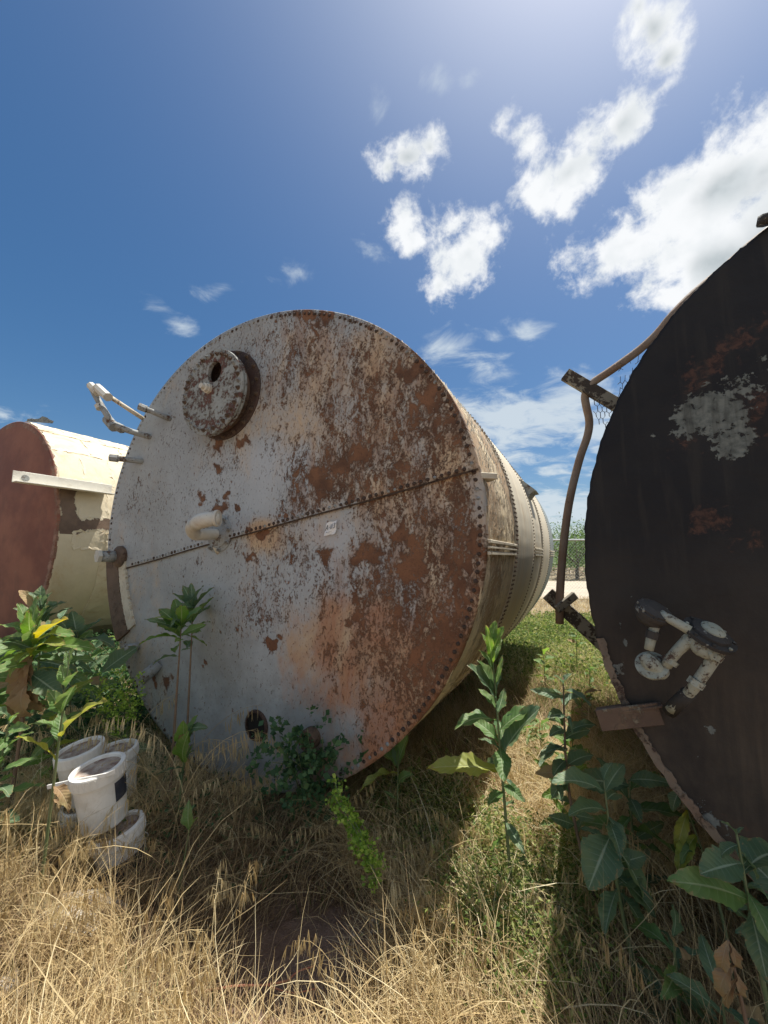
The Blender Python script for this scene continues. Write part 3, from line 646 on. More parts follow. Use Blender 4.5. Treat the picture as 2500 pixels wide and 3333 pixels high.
# manway chute on top of the far shell
bm = bmesh.new()
q = [at_d(x, y, 4.6) - OFF for x, y in ((1655, 1540), (1700, 1563), (1733, 1587), (1746, 1597), (1733, 1600), (1716, 1622), (1690, 1600))]
f1 = [bm.verts.new(v) for v in q]; f2 = [bm.verts.new(v + Vector((0, .30, 0))) for v in q]
bm.faces.new(f1); bm.faces.new(f2[::-1])
for k in range(len(q)): bm.faces.new((f1[k], f2[k], f2[(k + 1) % len(q)], f1[(k + 1) % len(q)]))
bmesh.ops.recalc_face_normals(bm, faces=bm.faces)
link('hatch_chute', bm_mesh('hatch_chute', bm), M['shell_bluegrey'] if False else M['grey_metal'], main)

# ---- manhole at the upper left of the head
mc = LM(686, 1276, 1.965); RX = Matrix.Rotation(R(90), 4, 'X')
def disc_obj(name, c, prof, mat, parent, seg=48, rot=None):
    bm = bmesh.new(); add_lathe(bm, prof, seg, Matrix.Translation(c) @ (rot if rot is not None else RX)); bmesh.ops.recalc_face_normals(bm, faces=bm.faces)
    return link(name, bm_mesh(name, bm), mat, parent)
MR = .345
cm = mat_flaky('flaking_manhole_paint', (.33, .35, .335), (.27, .29, .275), (.085, .045, .035), (.13, .062, .045), dens=.42, base=8, thr=.62, coord='obj', stain=(.22, .17, .13), stain_amt=.4, bump=.8, dist=.006)
back = Vector((mc.x, 0, mc.z))
flg = disc_obj('manhole_flange', back + Vector((.03, 0, .015)), [(0, -.005), (.365, -.005), (.375, .004), (.375, .014), (.365, .018), (0, .018)], M['rust_dark'], main)
disc_obj('manhole_neck', back, [(MR * .88, -.02), (MR * .88, .10)], M['rust'], main)
# ring flange, then the cover with its hole
disc_obj('neck_ring', back, [(MR * .86, .082), (MR * 1.0, .082), (MR * 1.005, .090), (MR * 1.0, .105), (MR * .86, .105)], cm, main, 64)
cov = None
bm = bmesh.new(); seg = 64; hc = Vector((LM(686, 1203, 1.93).x - mc.x, 0, LM(686, 1203, 1.93).z - mc.z)); hr = .078
outer, mids = [], []
yo = -.135
for (rr, yy, lst) in ((MR * 1.01, yo + .022, []), (MR * 1.02, yo + .012, []), (MR * 1.01, yo, []), (None, yo, []), (None, yo + .03, [])):
    for k in range(seg):
        t = 2 * math.pi * k / seg
        if rr: lst.append(bm.verts.new(mc * 0 + Vector((mc.x + rr * math.cos(t), yy, mc.z + rr * math.sin(t)))))
        else: lst.append(bm.verts.new(Vector((mc.x + hc.x + hr * math.cos(t), yy, mc.z + hc.z + hr * 1.12 * math.sin(t)))))
    mids.append(lst)
for A_, B_ in zip(mids[:-1], mids[1:]):
    for k in range(seg): bm.faces.new((A_[k], A_[(k + 1) % seg], B_[(k + 1) % seg], B_[k]))
bmesh.ops.recalc_face_normals(bm, faces=bm.faces)
cov = link('manhole_cover', bm_mesh('manhole_cover', bm), cm, main)
bm = bmesh.new(); add_lathe(bm, [(0, 0), (.16, 0)], 24, Matrix.Translation(Vector((mc.x, -.05, mc.z))) @ RX); link('manhole_shade_disc', bm_mesh('manhole_shade_disc', bm), M['dark_in'], main)
bolt = bpy.data.meshes.new('bolt'); bm = bmesh.new(); add_lathe(bm, [(.019, 0), (.019, .004), (.013, .005), (.013, .016), (.007, .017), (.007, .026), (0, .026)], 6, RX); bmesh.ops.recalc_face_normals(bm, faces=bm.faces); bolt = bm_mesh('bolt', bm); bolt.materials.append(M['rust'])
bolt2 = bolt.copy(); bolt2.materials.clear(); bolt2.materials.append(M['grey_metal'])
for k in range(34):
    t = 2 * math.pi * (k + .5) / 34
    b = bpy.data.objects.new('bolt', bolt if rnd.random() < .6 else bolt2); col.objects.link(b); b.parent = cov
    b.location = (mc.x + MR * .90 * math.cos(t), yo - .0, mc.z + MR * .90 * math.sin(t)); b.rotation_euler = (0, rnd.uniform(0, 3), 0)
for k in range(18):
    t = 2 * math.pi * (k + .5) / 18
    b = bpy.data.objects.new('bolt', bolt); col.objects.link(b); b.parent = flg
    b.location = (back.x + .03 + .352 * math.cos(t), -.019, back.z + .015 + .352 * math.sin(t)); b.scale = (.9, .9, .9)
pl = LM(671, 1262, 1.94)
plug = disc_obj('plug', Vector((pl.x, yo, pl.z)), [(.042, 0), (.042, .022), (.036, .024), (.036, .045), (.024, .05), (.022, .075), (0, .075)], M['white_pipe'], cov, 8)

# ---- elbow pipe in the middle of the seam
fc = LM(715, 1738, 2.1)
fl = disc_obj('pipe_flange', Vector((fc.x, 0, fc.z)), [(0, 0), (.150, 0), (.150, .016), (.143, .020), (.118, .021), (.110, .030), (0, .032)], M['grey_metal'], main, 40)
for k in range(8):
    t = 2 * math.pi * (k + .3) / 8; b = bpy.data.objects.new('bolt', bolt2); col.objects.link(b); b.parent = fl; b.location = (fc.x + .13 * math.cos(t), -.022, fc.z + .13 * math.sin(t))
e = [Vector((fc.x - .01, -.02, fc.z)), LM(660, 1740, 1.94), LM(636, 1738, 1.88), LM(627, 1722, 1.83), LM(632, 1704, 1.80)]
tube_obj('lower_elbow', e, [.042, .042, .046, .050, .047], M['white_pipe'], main, 18, 5)
e = [LM(632, 1712, 1.83), LM(650, 1698, 1.78), LM(680, 1690, 1.79), LM(706, 1688, 1.84)]
tube_obj('upper_elbow', e, [.043, .054, .053, .049], M['white_pipe'], main, 18, 5)
disc_obj('pipe_collar', LM(711, 1687, 1.83), [(0, 0), (.057, 0), (.059, .01), (.057, .02), (0, .02)], M['white_pipe'], main, 24, Matrix.Rotation(R(-65), 4, 'Z') @ RX)
tube_obj('pipe_stay', [LM(690, 1762, 2.09), LM(712, 1800, 2.085)], .018, M['cream_metal'], main, 8)

# ---- paper label with its handwriting
lq = [at_d(x, y, 2.085) - OFF for x, y in ((1064, 1702), (1097, 1693), (1091, 1738), (1055, 1744))]
def quad_sheet(name, q, mat, parent, th=.002, n=6, jag=.0):
    bm = bmesh.new(); rows = []
    for i in range(n + 1):
        l = q[0].lerp(q[3], i / n); r_ = q[1].lerp(q[2], i / n); row = []
        for j in range(n + 1):
            p = l.lerp(r_, j / n); e_ = jag if i in (0, n) or j in (0, n) else 0
            row.append(bm.verts.new(p + Vector((rnd.uniform(-e_, e_), -.003 * math.sin(i * 1.3 + j), rnd.uniform(-e_, e_)))))
        rows.append(row)
    for i in range(n):
        for j in range(n): bm.faces.new((rows[i][j], rows[i][j + 1], rows[i + 1][j + 1], rows[i + 1][j]))
    return link(name, bm_mesh(name, bm), mat, parent)
lab = quad_sheet('paper_label', lq, M['paper'], main, jag=.003)
strokes = [[(.10, .62), (.17, .22), (.26, .60)], [(.12, .47), (.24, .46)], [(.34, .42), (.45, .41)], [(.54, .22), (.54, .58)], [(.65, .20), (.65, .56)],
           [(.77, .20), (.90, .19), (.91, .27), (.82, .34), (.91, .41), (.90, .51), (.77, .54)], [(.15, .80), (.32, .79)], [(.40, .80), (.52, .78)], [(.60, .78), (.66, .78)]]
bm = bmesh.new()
def uvp(u, v): p = (lq[0].lerp(lq[1], u)).lerp(lq[3].lerp(lq[2], u), v); return p + Vector((0, -.0065, 0))
for st in strokes[:6]:
    for A_, B_ in zip(st[:-1], st[1:]):
        add_tube(bm, [uvp(*A_), uvp(*B_)], .0014, 6)
for st in strokes[6:]: add_tube(bm, [uvp(*st[0]), uvp(*st[1])], .0010, 5)
link('lettering', bm_mesh('lettering', bm), M['ink'], lab)

# ---- left rim: threaded boss, rusty band and cream band, small stubs
bo = LM(384, 1812, 2.1)
disc_obj('boss_flange', Vector((bo.x + .06, -.002, bo.z)), [(0, 0), (.10, 0), (.10, .03), (.07, .05), (0, .05)], M['rust'], main, 20)
tube_obj('boss_plug', [Vector((bo.x + .03, -.03, bo.z)), Vector((bo.x + .01, -.16, bo.z + .005))], [.055, .050], M['grey_metal'], main, 12)
tube_obj('boss_end', [Vector((bo.x + .01, -.155, bo.z + .005)), Vector((bo.x + .005, -.185, bo.z + .005))], [.062, .062], M['white_pipe'], main, 6, smooth=False)
def arc_band(name, t0, t1, r_in, r_out, y, th, mat, n=40):
    bm = bmesh.new(); pr = None
    for k in range(n + 1):
        t = t0 + (t1 - t0) * k / n; jr = .006 * math.sin(k * 2.3) + .004 * math.sin(k * 5.1)
        c, s = math.cos(t), math.sin(t); ro, ri = Rm(t) - r_out, Rm(t) - r_in + jr
        row = [bm.verts.new((ro * c, y + th, CZ + ro * s)), bm.verts.new((ro * c, y, CZ + ro * s)), bm.verts.new((ri * c, y, CZ + ri * s)), bm.verts.new((ri * c, y + th, CZ + ri * s))]
        if pr:
            for i in range(4): bm.faces.new((pr[i], pr[(i + 1) % 4], row[(i + 1) % 4], row[i]))
        else: bm.faces.new(row)
        pr = row
    bm.faces.new(pr[::-1]); bmesh.ops.recalc_face_normals(bm, faces=bm.faces)
    return link(name, bm_mesh(name, bm), mat, main)
arc_band('rusty_band', R(184), R(211.5), .20, .006, -.024, .03, M['rust'])
arc_band('cream_band', R(185), R(211), .30, .20, -.020, .022, M['cream_metal'])
s0 = LM(404, 2109, 2.0); tube_obj('pipe_stub', [LM(452, 2103, 2.1), s0], [.030, .030], M['grey_metal'], main, 10)
tube_obj('pipe_stub', [LM(520, 2160, 2.1), LM(455, 2215, 1.98)], [.045, .05], M['grey_metal'], main, 12)
def stub(p0, p1, d1, r, cap=True, mat='grey_metal'):
    a, b = LM(p0[0], p0[1], 2.11), LM(p1[0], p1[1], d1)
    tube_obj('pipe_stub', [a, b], r, M[mat], main, 10)
    if cap: dv = (b - a).normalized(); tube_obj('stub_cap', [b - dv * .03, b + dv * .035], r * 1.35, M[mat], main, 8, smooth=False)
stub((562, 1367), (466, 1328), 1.93, .024)
stub((475, 1503), (372, 1491), 1.93, .026)
# looped gauge pipe
a0 = LM(500, 1425, 2.11)
pts = [a0, LM(420, 1402, 1.93), LM(368, 1378, 1.85), LM(345, 1345, 1.80), LM(318, 1300, 1.78), LM(300, 1262, 1.76)]
tube_obj('gauge_pipe', pts, [.025, .027, .030, .026, .026, .03], M['grey_metal'], main, 12, 4)
tube_obj('return_pipe', [LM(340, 1280, 1.78), LM(465, 1362, 1.99)], [.020, .020], M['cream_metal'], main, 10)
for (x0, y0_, x1, y1_, dd, rr) in ((398, 1397, 380, 1388, 1.90, .040), (372, 1392, 350, 1365, 1.85, .044), (328, 1330, 322, 1318, 1.79, .038), (352, 1293, 318, 1262, 1.77, .040), (318, 1278, 296, 1255, 1.76, .036)):
    tube_obj('pipe_fitting', [LM(x0, y0_, dd), LM(x1, y1_, dd - .01)], rr, M['white_pipe' if dd < 1.8 else 'grey_metal'], main, 8, smooth=False)
tube_obj('valve_spindle', [LM(306, 1262, 1.76), LM(284, 1252, 1.75)], [.014, .008], M['rust'], main, 6)

# ---- outlet and drain low on the head, their dark insides painted on discs
h1 = LM(838, 2360, 2.1)
disc_obj('outlet_ring', Vector((h1.x, .004, h1.z)), [(.085, 0), (.098, 0), (.104, .012), (.098, .026), (.085, .026)], M['rust_dark'], main, 32)
disc_obj('outlet_shade_disc', Vector((h1.x, -.003, h1.z)), [(0, 0), (.088, 0), (.088, .003), (0, .003)], M['dark_in'], main, 32)
h2 = LM(1018, 2398, 2.1)
disc_obj('drain_socket', Vector((h2.x, .004, h2.z)), [(.034, .06), (.036, .075), (.060, .075), (.064, .06), (.064, 0)], M['rust'], main, 20)
disc_obj('drain_shade_disc', Vector((h2.x, -.055, h2.z)), [(0, 0), (.036, 0)], M['dark_in'], main, 20)
# timber chock under the tank
ch = tag(empty('timber_chock', to_world(Vector((-1.75, 2.28, 0))), -YAW), 'short dark timber chock wedged under the grey and rust tank', 'timber')
bm = bmesh.new(); add_box(bm, (0, 0, .05), (.55, .16, .14), None, .01); link('block', bm_mesh('block', bm), M['wood'], ch)

# ================================================================== BLACK TANK
BX, BZ, DB = 1.6296, EYE - .0181, 2.0
BC = [1.6059, .0570, -.0214, .0324, -.0207]
def Rb(t):
    # measured on the left half; the right half is kept round
    w = 0.5 - 0.5 * math.cos(t) if True else 1
    return 1.622 + w * ((BC[0] + BC[1] * math.cos(2 * t) + BC[2] * math.sin(2 * t) + BC[3] * math.cos(3 * t) + BC[4] * math.sin(3 * t)) - 1.622) + .0022 * math.sin(t * 66 + 2 * math.sin(t * 17)) + .0016 * math.sin(t * 151)
BOFF = Vector((BX, DB, 0))
def LB(px, py, d=DB): return at_d(px, py, d) - BOFF
BARE = [(2310, 1350, .14, .12, 1.3), (2370, 1430, .09, .11, 1.2), (2260, 1400, .09, .06, .8), (2375, 1250, .12, .05, .8), (2480, 1240, .06, .06, .7), (2385, 1290, .08, .08, .8), (2240, 1330, .05, .05, .7), (2130, 1420, .02, .02, 1), (2475, 1170, .04, .02, .8),
        (2022, 2040, .012, .03, 1.2), (2035, 2095, .018, .02, 1.2), (2055, 1928, .03, .025, .7), (2310, 2380, .035, .03, .7), (2400, 2420, .03, .02, .6), (2270, 2470, .015, .012, .9), (2150, 2700, .05, .03, .6)]
ORG = [(2270, 1230, .12, .12), (2320, 1180, .09, .08), (2330, 1450, .16, .07), (2410, 1120, .14, .12), (2440, 1770, .12, .06), (2300, 1690, .10, .07), (2260, 1430, .1, .06), (2400, 1330, .16, .16), (2480, 1080, .08, .1)]
def attrs_black(A, Z):
    D = np.full(A.shape, -.25); O = np.full(A.shape, -.3); W = np.clip((1.75 - Z) / .7, 0, 1) * np.clip((1.3 - A) / .6, 0, 1) * 1.0
    for (x, y, ra_, rb_, am) in BARE:
        q = at_d(x, y, DB); e = 1 - np.sqrt(((A - q.x) / (ra_ * 1.25)) ** 2 + ((Z - q.z) / (rb_ * 1.25)) ** 2); D = np.maximum(D, np.clip(e * 2, -1, 1) * am * (e > -.3) + (e <= -.3) * -.25)
    for (x, y, ra_, rb_) in ORG:
        q = at_d(x, y, DB); e = np.exp(-(((A - q.x) / ra_) ** 2 + ((Z - q.z) / rb_) ** 2)); O = np.maximum(O, e * 1.0 - .1)
    # flaking along the lower rim
    rr = np.hypot(A - BX, Z - BZ) / 1.62
    D = np.maximum(D, np.where((rr > .965) & (Z < 1.2), .42 + .4 * np.sin(A * 13) * np.sin(Z * 17), -1))
    O = np.maximum(O, np.where((rr > .93) & (Z < 1.2), .25, -1))
    return D, O, W, 0 * W
black = empty('tarred_storage_tank', to_world(Vector((BX, DB, 0))), -YAW)
tag(black, 'black tarred tank at the right, pale pipes and a bent rusty rail on it', 'storage tank', 'old tanks lying on their sides in the weeds')
bbul = lambda a, z: 0.006 * np.sin(a * 7 + z * 5) + 0.010 * np.sin(a * 2.9 + 2) * np.cos(z * 2.5)
hm2 = head_mesh('head_plate', BX, BZ, Rb, attrs_black, bbul, 100, 420, lip=.05)
link('head_plate', hm2, M['black_head'], black, True)
for (y0, y1, dr, mk, fn) in ((2.04, 3.1, -.008, 'tar', 0), (3.06, 4.2, -.018, 'tar', 0), (4.16, 5.2, -.008, 'tar', 0)):
    o = shell_course('shell_course', y0 - DB, y1 - DB, Rb, BZ, dr, M['black_head'], black, lambda Y, T: -.2 + 0 * Y, 8, 300, .002)
    o.data.attributes.new('O', 'FLOAT', 'POINT'); o.data.attributes.new('W', 'FLOAT', 'POINT')
    o.data.attributes['W'].data.foreach_set('value', np.full(len(o.data.vertices), 1.0, np.float32))
ts = [2 * math.pi * k / 96 for k in range(96)]
bm = bmesh.new(); bm.faces.new([bm.verts.new(((Rb(t) - .02) * math.cos(t), 3.19, BZ + (Rb(t) - .02) * math.sin(t))) for t in ts]); link('far_head_plate', bm_mesh('far_head_plate', bm), M['tar_metal'], black)
# bent rim flange, lighter where the tar has gone
bm = bmesh.new(); pr = None; n = 150
for k in range(n + 1):
    t = R(192) + (R(262) - R(192)) * k / n; c, s = math.cos(t), math.sin(t); ro = Rb(t) + .004; th = .030 + .003 * math.sin(k * .9) + .003 * math.sin(k * 3.3)
    row = [bm.verts.new(((ro - .002) * c, .10, BZ + (ro - .002) * s)), bm.verts.new((ro * c, -.010, BZ + ro * s)), bm.verts.new(((ro - th) * c, -.012, BZ + (ro - th) * s)), bm.verts.new(((ro - th) * c, .0, BZ + (ro - th) * s))]
    if pr:
        for i in range(3): bm.faces.new((pr[i], pr[i + 1], row[i + 1], row[i]))
    pr = row
bmesh.ops.recalc_face_normals(bm, faces=bm.faces)
link('rim_flange', bm_mesh('rim_flange', bm), mat_flaky('bare_rim_edge', (.20, .165, .125), (.14, .11, .085), (.05, .035, .028), (.07, .045, .035), dens=.35, base=9, coord='obj', stain=(.22, .13, .08), stain_amt=.5), black)

# rail bolted to the side of the black tank
def WB(px, py, Y): return to_local(at_Y(px, py, Y)) - BOFF
pts = [WB(1822, 2030, 2.62), WB(1822, 1950, 2.62), WB(1832, 1800, 2.62), WB(1852, 1640, 2.62), WB(1885, 1500, 2.62), WB(1912, 1420, 2.60), WB(1918, 1370, 2.58), WB(1908, 1320, 2.56), WB(1905, 1285, 2.54), WB(1925, 1250, 2.50), WB(1990, 1205, 2.44), WB(2080, 1140, 2.36), WB(2140, 1085, 2.30), WB(2190, 1025, 2.24), WB(2260, 955, 2.20), WB(2350, 880, 2.16), WB(2440, 800, 2.1), WB(2510, 745, 2.05)]
rail_m = mat_flaky('weathered_rail', (.30, .25, .20), (.24, .17, .12), (.13, .07, .045), (.17, .09, .06), dens=.05, base=8, thr=.63, coord='obj', stain=(.30, .17, .10), stain_amt=.6)
tube_obj('bent_rail', pts, .026, rail_m, black, 14, 4)
def channel(name, a, b, w, h, mat, tw=0.0):
    a, b = Vector(a), Vector(b); d = b - a; L = d.length; x = d.normalized(); y = x.cross(Vector((0, -1, 0))).normalized(); z = x.cross(y)
    Rt = Matrix((x, y, z)).transposed(); bm = bmesh.new(); c = (a + b) / 2
    def bx(cc, ss): add_box(bm, c + Rt @ Vector(cc), ss, Rt, .002)
    bx((0, 0, 0), (L, w, .008)); bx((0, w / 2 - .004, h / 2 + .003), (L, .008, h)); bx((0, -w / 2 + .004, h / 2 + .003), (L, .008, h))
    return link(name, bm_mesh(name, bm), mat, black)
flk = mat_flaky('flaking_tar_on_cream_steel', (.052, .042, .034), (.07, .055, .042), (.30, .275, .21), (.24, .22, .17), dens=.1, base=5, thr=.52, coord='obj', stain=(.09, .055, .035), stain_amt=.6, bump=.6, dist=.004, edgec=(.08, .06, .045))
channel('crossbar', WB(1840, 1216, 2.53), WB(2070, 1352, 2.42), .082, .035, flk)
channel('crossbar', WB(1782, 1932, 2.68), WB(1985, 2118, 2.50), .090, .035, flk)
bm = bmesh.new(); add_beam(bm, WB(1873, 1936, 2.56), WB(1812, 1985, 2.56), .030, .05, Vector((0, 0, 1)), .004); link('clamp_bar', bm_mesh('clamp_bar', bm), flk, black)
bm = bmesh.new(); add_beam(bm, WB(2045, 1303, 2.03), WB(2108, 1330, 1.99), .010, .03, Vector((0, 0, 1)), .002); link('small_lug', bm_mesh('small_lug', bm), M['tar_metal'], black)
# torn chicken wire hanging between rail and shell
bm = bmesh.new()
def wire_patch(fn, nu, nv, drop):
    # hexagonal netting mapped through fn(u,v)
    for i in range(nu):
        for j in range(nv):
            if rnd.random() < drop(i / nu, j / nv): continue
            def H(a, b): return fn((a + rnd.uniform(-.05, .05)) / nu, (b + rnd.uniform(-.05, .05)) / nv)
            o = .5 * (j % 2)
            A_, B_, C_, D_ = (i + o, j), (i + .5 + o, j + .33), (i + .5 + o, j + 1.0), (i + o, j + 1.33)
            add_tube(bm, [fn((i + o) / nu, j / nv), fn((i + .5 + o) / nu, (j + .33) / nv)], .0016, 4, False)
            add_tube(bm, [fn((i + .5 + o) / nu, (j + .33) / nv), fn((i + 1 + o) / nu, (j) / nv)], .0016, 4, False)
            add_tube(bm, [fn((i + .5 + o) / nu, (j + .33) / nv), fn((i + .5 + o) / nu, (j + 1.0) / nv)], .0022, 4, False)
def fA(u, v):
    p = WB(1925, 1290, 2.5); q = WB(1945, 1430, 2.5); r_ = WB(1990, 1310, 2.46); s_ = WB(1990, 1400, 2.46)
    P_ = p.lerp(r_, u).lerp(q.lerp(s_, u), v); return P_ + Vector((0, .03 * nz(u * 4, v * 4), .008 * nz(u * 9, v * 9, 3)))
def fB(u, v):
    t0_, t1_ = WB(2180, 1050, 2.26), WB(1985, 1215, 2.45); b0_, b1_ = WB(2200, 1100, 2.26), WB(2020, 1330, 2.42)
    P_ = t0_.lerp(t1_, v).lerp(b0_.lerp(b1_, v), u); return P_ + Vector((0, .06 * nz(u * 5, v * 9, 1), .018 * nz(u * 6, v * 12, 5)))
wire_patch(fA, 4, 6, lambda u, v: .12 + .55 * (v > .6) * (u < .4))
wire_patch(fB, 5, 15, lambda u, v: .05 + (.7 if u < .35 and v > .35 else 0))
wm = mat_plain('rusty_wire', (.06, .045, .035), (.09, .07, .055), 20, .7)
tag(link('chicken_wire', bm_mesh('chicken_wire', bm), wm, black), kind='stuff')

# pipework on the head: two round valves and pale pipes between them
def ax_disc(name, c, axis, prof, mat, parent, seg=28):
    bm = bmesh.new(); add_lathe(bm, prof, seg, Matrix.Translation(c) @ Vector(axis).normalized().to_track_quat('Z', 'Y').to_matrix().to_4x4()); bmesh.ops.recalc_face_normals(bm, faces=bm.faces)
    o = link(name, bm_mesh(name, bm), mat, parent); return o
axv = (0.42, -.42, .80)
c1 = LB(2128, 1990, 1.84); vb = ax_disc('round_valve', c1, axv, [(0, -.050), (.040, -.050), (.052, -.035), (.054, -.012), (.064, -.010), (.064, .004), (.058, .006), (.058, .014), (.044, .018), (.030, .024), (0, .026)], M['tar_metal'], black)
c2 = LB(2308, 2066, 1.82); vb2 = ax_disc('round_valve', c2, axv, [(0, -.05), (.035, -.045), (.056, -.025), (.060, -.010), (.084, -.008), (.084, .005), (.062, .007), (.060, .018), (.045, .024), (.020, .028), (0, .030)], M['tar_metal'], black)
for vv_, cc, rad in ((vb, c1, .058), (vb2, c2, .074)):
    qm = Vector(axv).normalized().to_track_quat('Z', 'Y').to_matrix()
    for k in range(8):
        t = 2 * math.pi * k / 8
        b = ax_disc('bolt', cc + qm @ Vector((rad * math.cos(t), rad * math.sin(t), .005)), axv, [(0, 0), (.006, 0), (.006, .007), (0, .008)], M['green_white_pipe'] if k % 3 == 0 else M['tar_metal'], vv_, 6)
ax_disc('valve_cap', c2 + Vector(axv).normalized() * .022, axv, [(.040, -.01), (.038, .008), (.022, .018), (0, .021)], M['green_white_pipe'], black, 20)
gp = M['green_white_pipe']
tube_obj('link_pipe', [LB(2150, 1998, 1.82), LB(2190, 2020, 1.80), LB(2245, 2052, 1.79)], .017, gp, black, 12, 2)
tube_obj('drop_pipe', [LB(2138, 2022, 1.84), LB(2122, 2070, 1.83), LB(2112, 2115, 1.83)], [.016, .018, .016], gp, black, 12, 2)
tube_obj('pipe_union', [LB(2127, 2055, 1.83), LB(2121, 2078, 1.83)], .023, M['tar_metal'], black, 8, smooth=False)
c3 = LB(2122, 2168, 1.84); gv = ax_disc('globe_valve', c3, (-.15, -.75, .62), [(0, -.04), (.032, -.036), (.046, -.020), (.050, .0), (.055, .003), (.055, .010), (.030, .016), (0, .018)], gp, black, 24)
ax_disc('valve_nut', c3 + Vector((-.004, -.018, .010)), (-.15, -.75, .62), [(.016, 0), (.016, .014), (.009, .018), (0, .018)], M['galv'], gv, 6)
tube_obj('valve_body', [LB(2096, 2130, 1.84), LB(2120, 2160, 1.83), LB(2165, 2198, 1.84)], [.022, .033, .022], gp, black, 14, 4)
tube_obj('rising_pipe', [LB(2168, 2165, 1.83), LB(2205, 2118, 1.81), LB(2256, 2072, 1.80)], [.020, .019, .023], gp, black, 12, 2)
tube_obj('lower_elbow', [LB(2262, 2070, 1.80), LB(2278, 2108, 1.79), LB(2310, 2122, 1.79), LB(2348, 2112, 1.79)], [.026, .028, .026, .023], gp, black, 16, 4)
tube_obj('down_pipe', [LB(2340, 2112, 1.79), LB(2322, 2145, 1.80), LB(2252, 2245, 1.84), LB(2185, 2308, 1.93)], [.023, .020, .019, .021], gp, black, 14, 4)
tube_obj('pipe_socket', [LB(2240, 2256, 1.85), LB(2180, 2314, 1.95)], [.024, .026], M['tar_metal'], black, 14)
for (xa, ya, xb, yb, dd, rr_) in ((2330, 2126, 2318, 2142, 1.79, .028), (2272, 2214, 2260, 2231, 1.82, .027), (2242, 2090, 2252, 2080, 1.80, .027), (2178, 2158, 2188, 2146, 1.825, .026), (2300, 2124, 2312, 2122, 1.79, .031)):
    tube_obj('pipe_coupling', [LB(xa, ya, dd), LB(xb, yb, dd)], rr_, gp, black, 8, smooth=False)
# bracket: angle iron sticking out at the lower left
bm = bmesh.new()
add_beam(bm, LB(1948, 2345, 1.94), LB(2150, 2322, 1.97), .012, .085, Vector((0, 0, 1)), .002)
add_beam(bm, LB(1944, 2318, 1.98), LB(2150, 2288, 2.00), .085, .010, Vector((0, 0, 1)), .002)
link('support_bracket', bm_mesh('support_bracket', bm), mat_flaky('rusty_bracket_paint', (.13, .088, .062), (.09, .062, .045), (.28, .25, .19), (.2, .17, .12), dens=.2, base=7, thr=.62, coord='obj'), black)
tube_obj('top_lug', [LB(2492, 730, 1.98), LB(2498, 700, 1.97)], .03, M['tar_metal'], black, 8)

# ================================================================== LEFT TANK
DL = 2.75
LX, LZ, LR = -3.1765 * DL, EYE + .1208 * DL, .722 * DL
LOFF = Vector((LX, DL, 0))
def Rl(t): return LR + .012 * math.sin(2 * t + 1)
def attrs_left(A, Z):
    D = np.full(A.shape, .0); rr = np.hypot(A - LX, Z - LZ) / LR
    D = np.where(rr > .95, .5, D) + .3 * np.exp(-(((A - (LX + 1.1)) / .25) ** 2 + ((Z - (LZ - .8)) / .3) ** 2))
    return D, 0 * D, 0 * D, 0 * D
left = empty('cream_storage_tank', to_world(Vector((LX, DL, 0))), -YAW)
tag(left, 'cream tank with a red oxide end and peeling paint, behind the leafy weeds', 'storage tank', 'old tanks lying on their sides in the weeds')
hm3 = head_mesh('end_plate', LX, LZ, Rl, attrs_left, lambda a, z: -.10 * (1 - np.clip(np.hypot(a - LX, z - LZ) / LR, 0, 1) ** 2), 50, 200, lip=.03)
link('end_plate', hm3, M['red_head'], left, True)
def crackD(Y, T):
    # bare strips where the cream coat has fallen away
    d = -.05 + 0 * Y
    d = d + 1.5 * np.exp(-((Y - .14 - .03 * np.sin(T * 19)) / .10) ** 2) * (T < .4)
    d = d + 1.2 * np.exp(-((T - .075 + .02 * np.sin(Y * 8)) / .05) ** 2) * (Y < 2.5)
    d = d + 1.3 * np.exp(-((T + .145 - .02 * np.sin(Y * 11)) / .045) ** 2)
    d = d + 1.3 * np.exp(-((Y - .25 - .4 * np.clip(-.25 - T, 0, 1)) / .16) ** 2) * (T < -.1)
    return d
o = shell_course('shell_course', .02, 1.5, Rl, LZ, .0, M['cream_left'], left, crackD, 40, 420, .0015)
o = shell_course('shell_course', 1.47, 5.2, Rl, LZ, -.010, M['cream_left'], left, lambda Y, T: .1 + 0 * Y, 12, 220, .0015)
# cracked sheets of coating lifting off the shell
bm = bmesh.new()
def plate(t0, t1, y0, y1, lift, seed):
    r2 = random.Random(seed); n = 9; top = []; rim = []
    ring = []
    for side in range(4):
        for k in range(n):
            f = k / n; a, b = [(t0 + (t1 - t0) * f, y0), (t1, y0 + (y1 - y0) * f), (t1 - (t1 - t0) * f, y1), (t0, y1 - (y1 - y0) * f)][side]
            ring.append((a + r2.uniform(-1, 1) * .014, b + r2.uniform(-1, 1) * .022))
    def PT(t, y, h): rr = LR + h; return Vector((rr * math.cos(t), y, LZ + rr * math.sin(t)))
    tc_, yc_ = (t0 + t1) / 2, (y0 + y1) / 2
    R0 = [bm.verts.new(PT(t, y, lift * (1 + r2.uniform(0, .9)))) for t, y in ring]; R1 = [bm.verts.new(PT(t, y, .001)) for t, y in ring]
    R2 = [bm.verts.new(PT(tc_ + (t - tc_) * .7, yc_ + (y - yc_) * .7, .007)) for t, y in ring]; ctr = bm.verts.new(PT(tc_, yc_, .008)); m_ = len(ring)
    for k in range(m_):
        k2 = (k + 1) % m_; bm.faces.new((R1[k], R1[k2], R0[k2], R0[k])); bm.faces.new((R0[k], R0[k2], R2[k2], R2[k])); bm.faces.new((R2[k], R2[k2], ctr))
edges_t = [1.32, 1.0, .72, .42, .12]
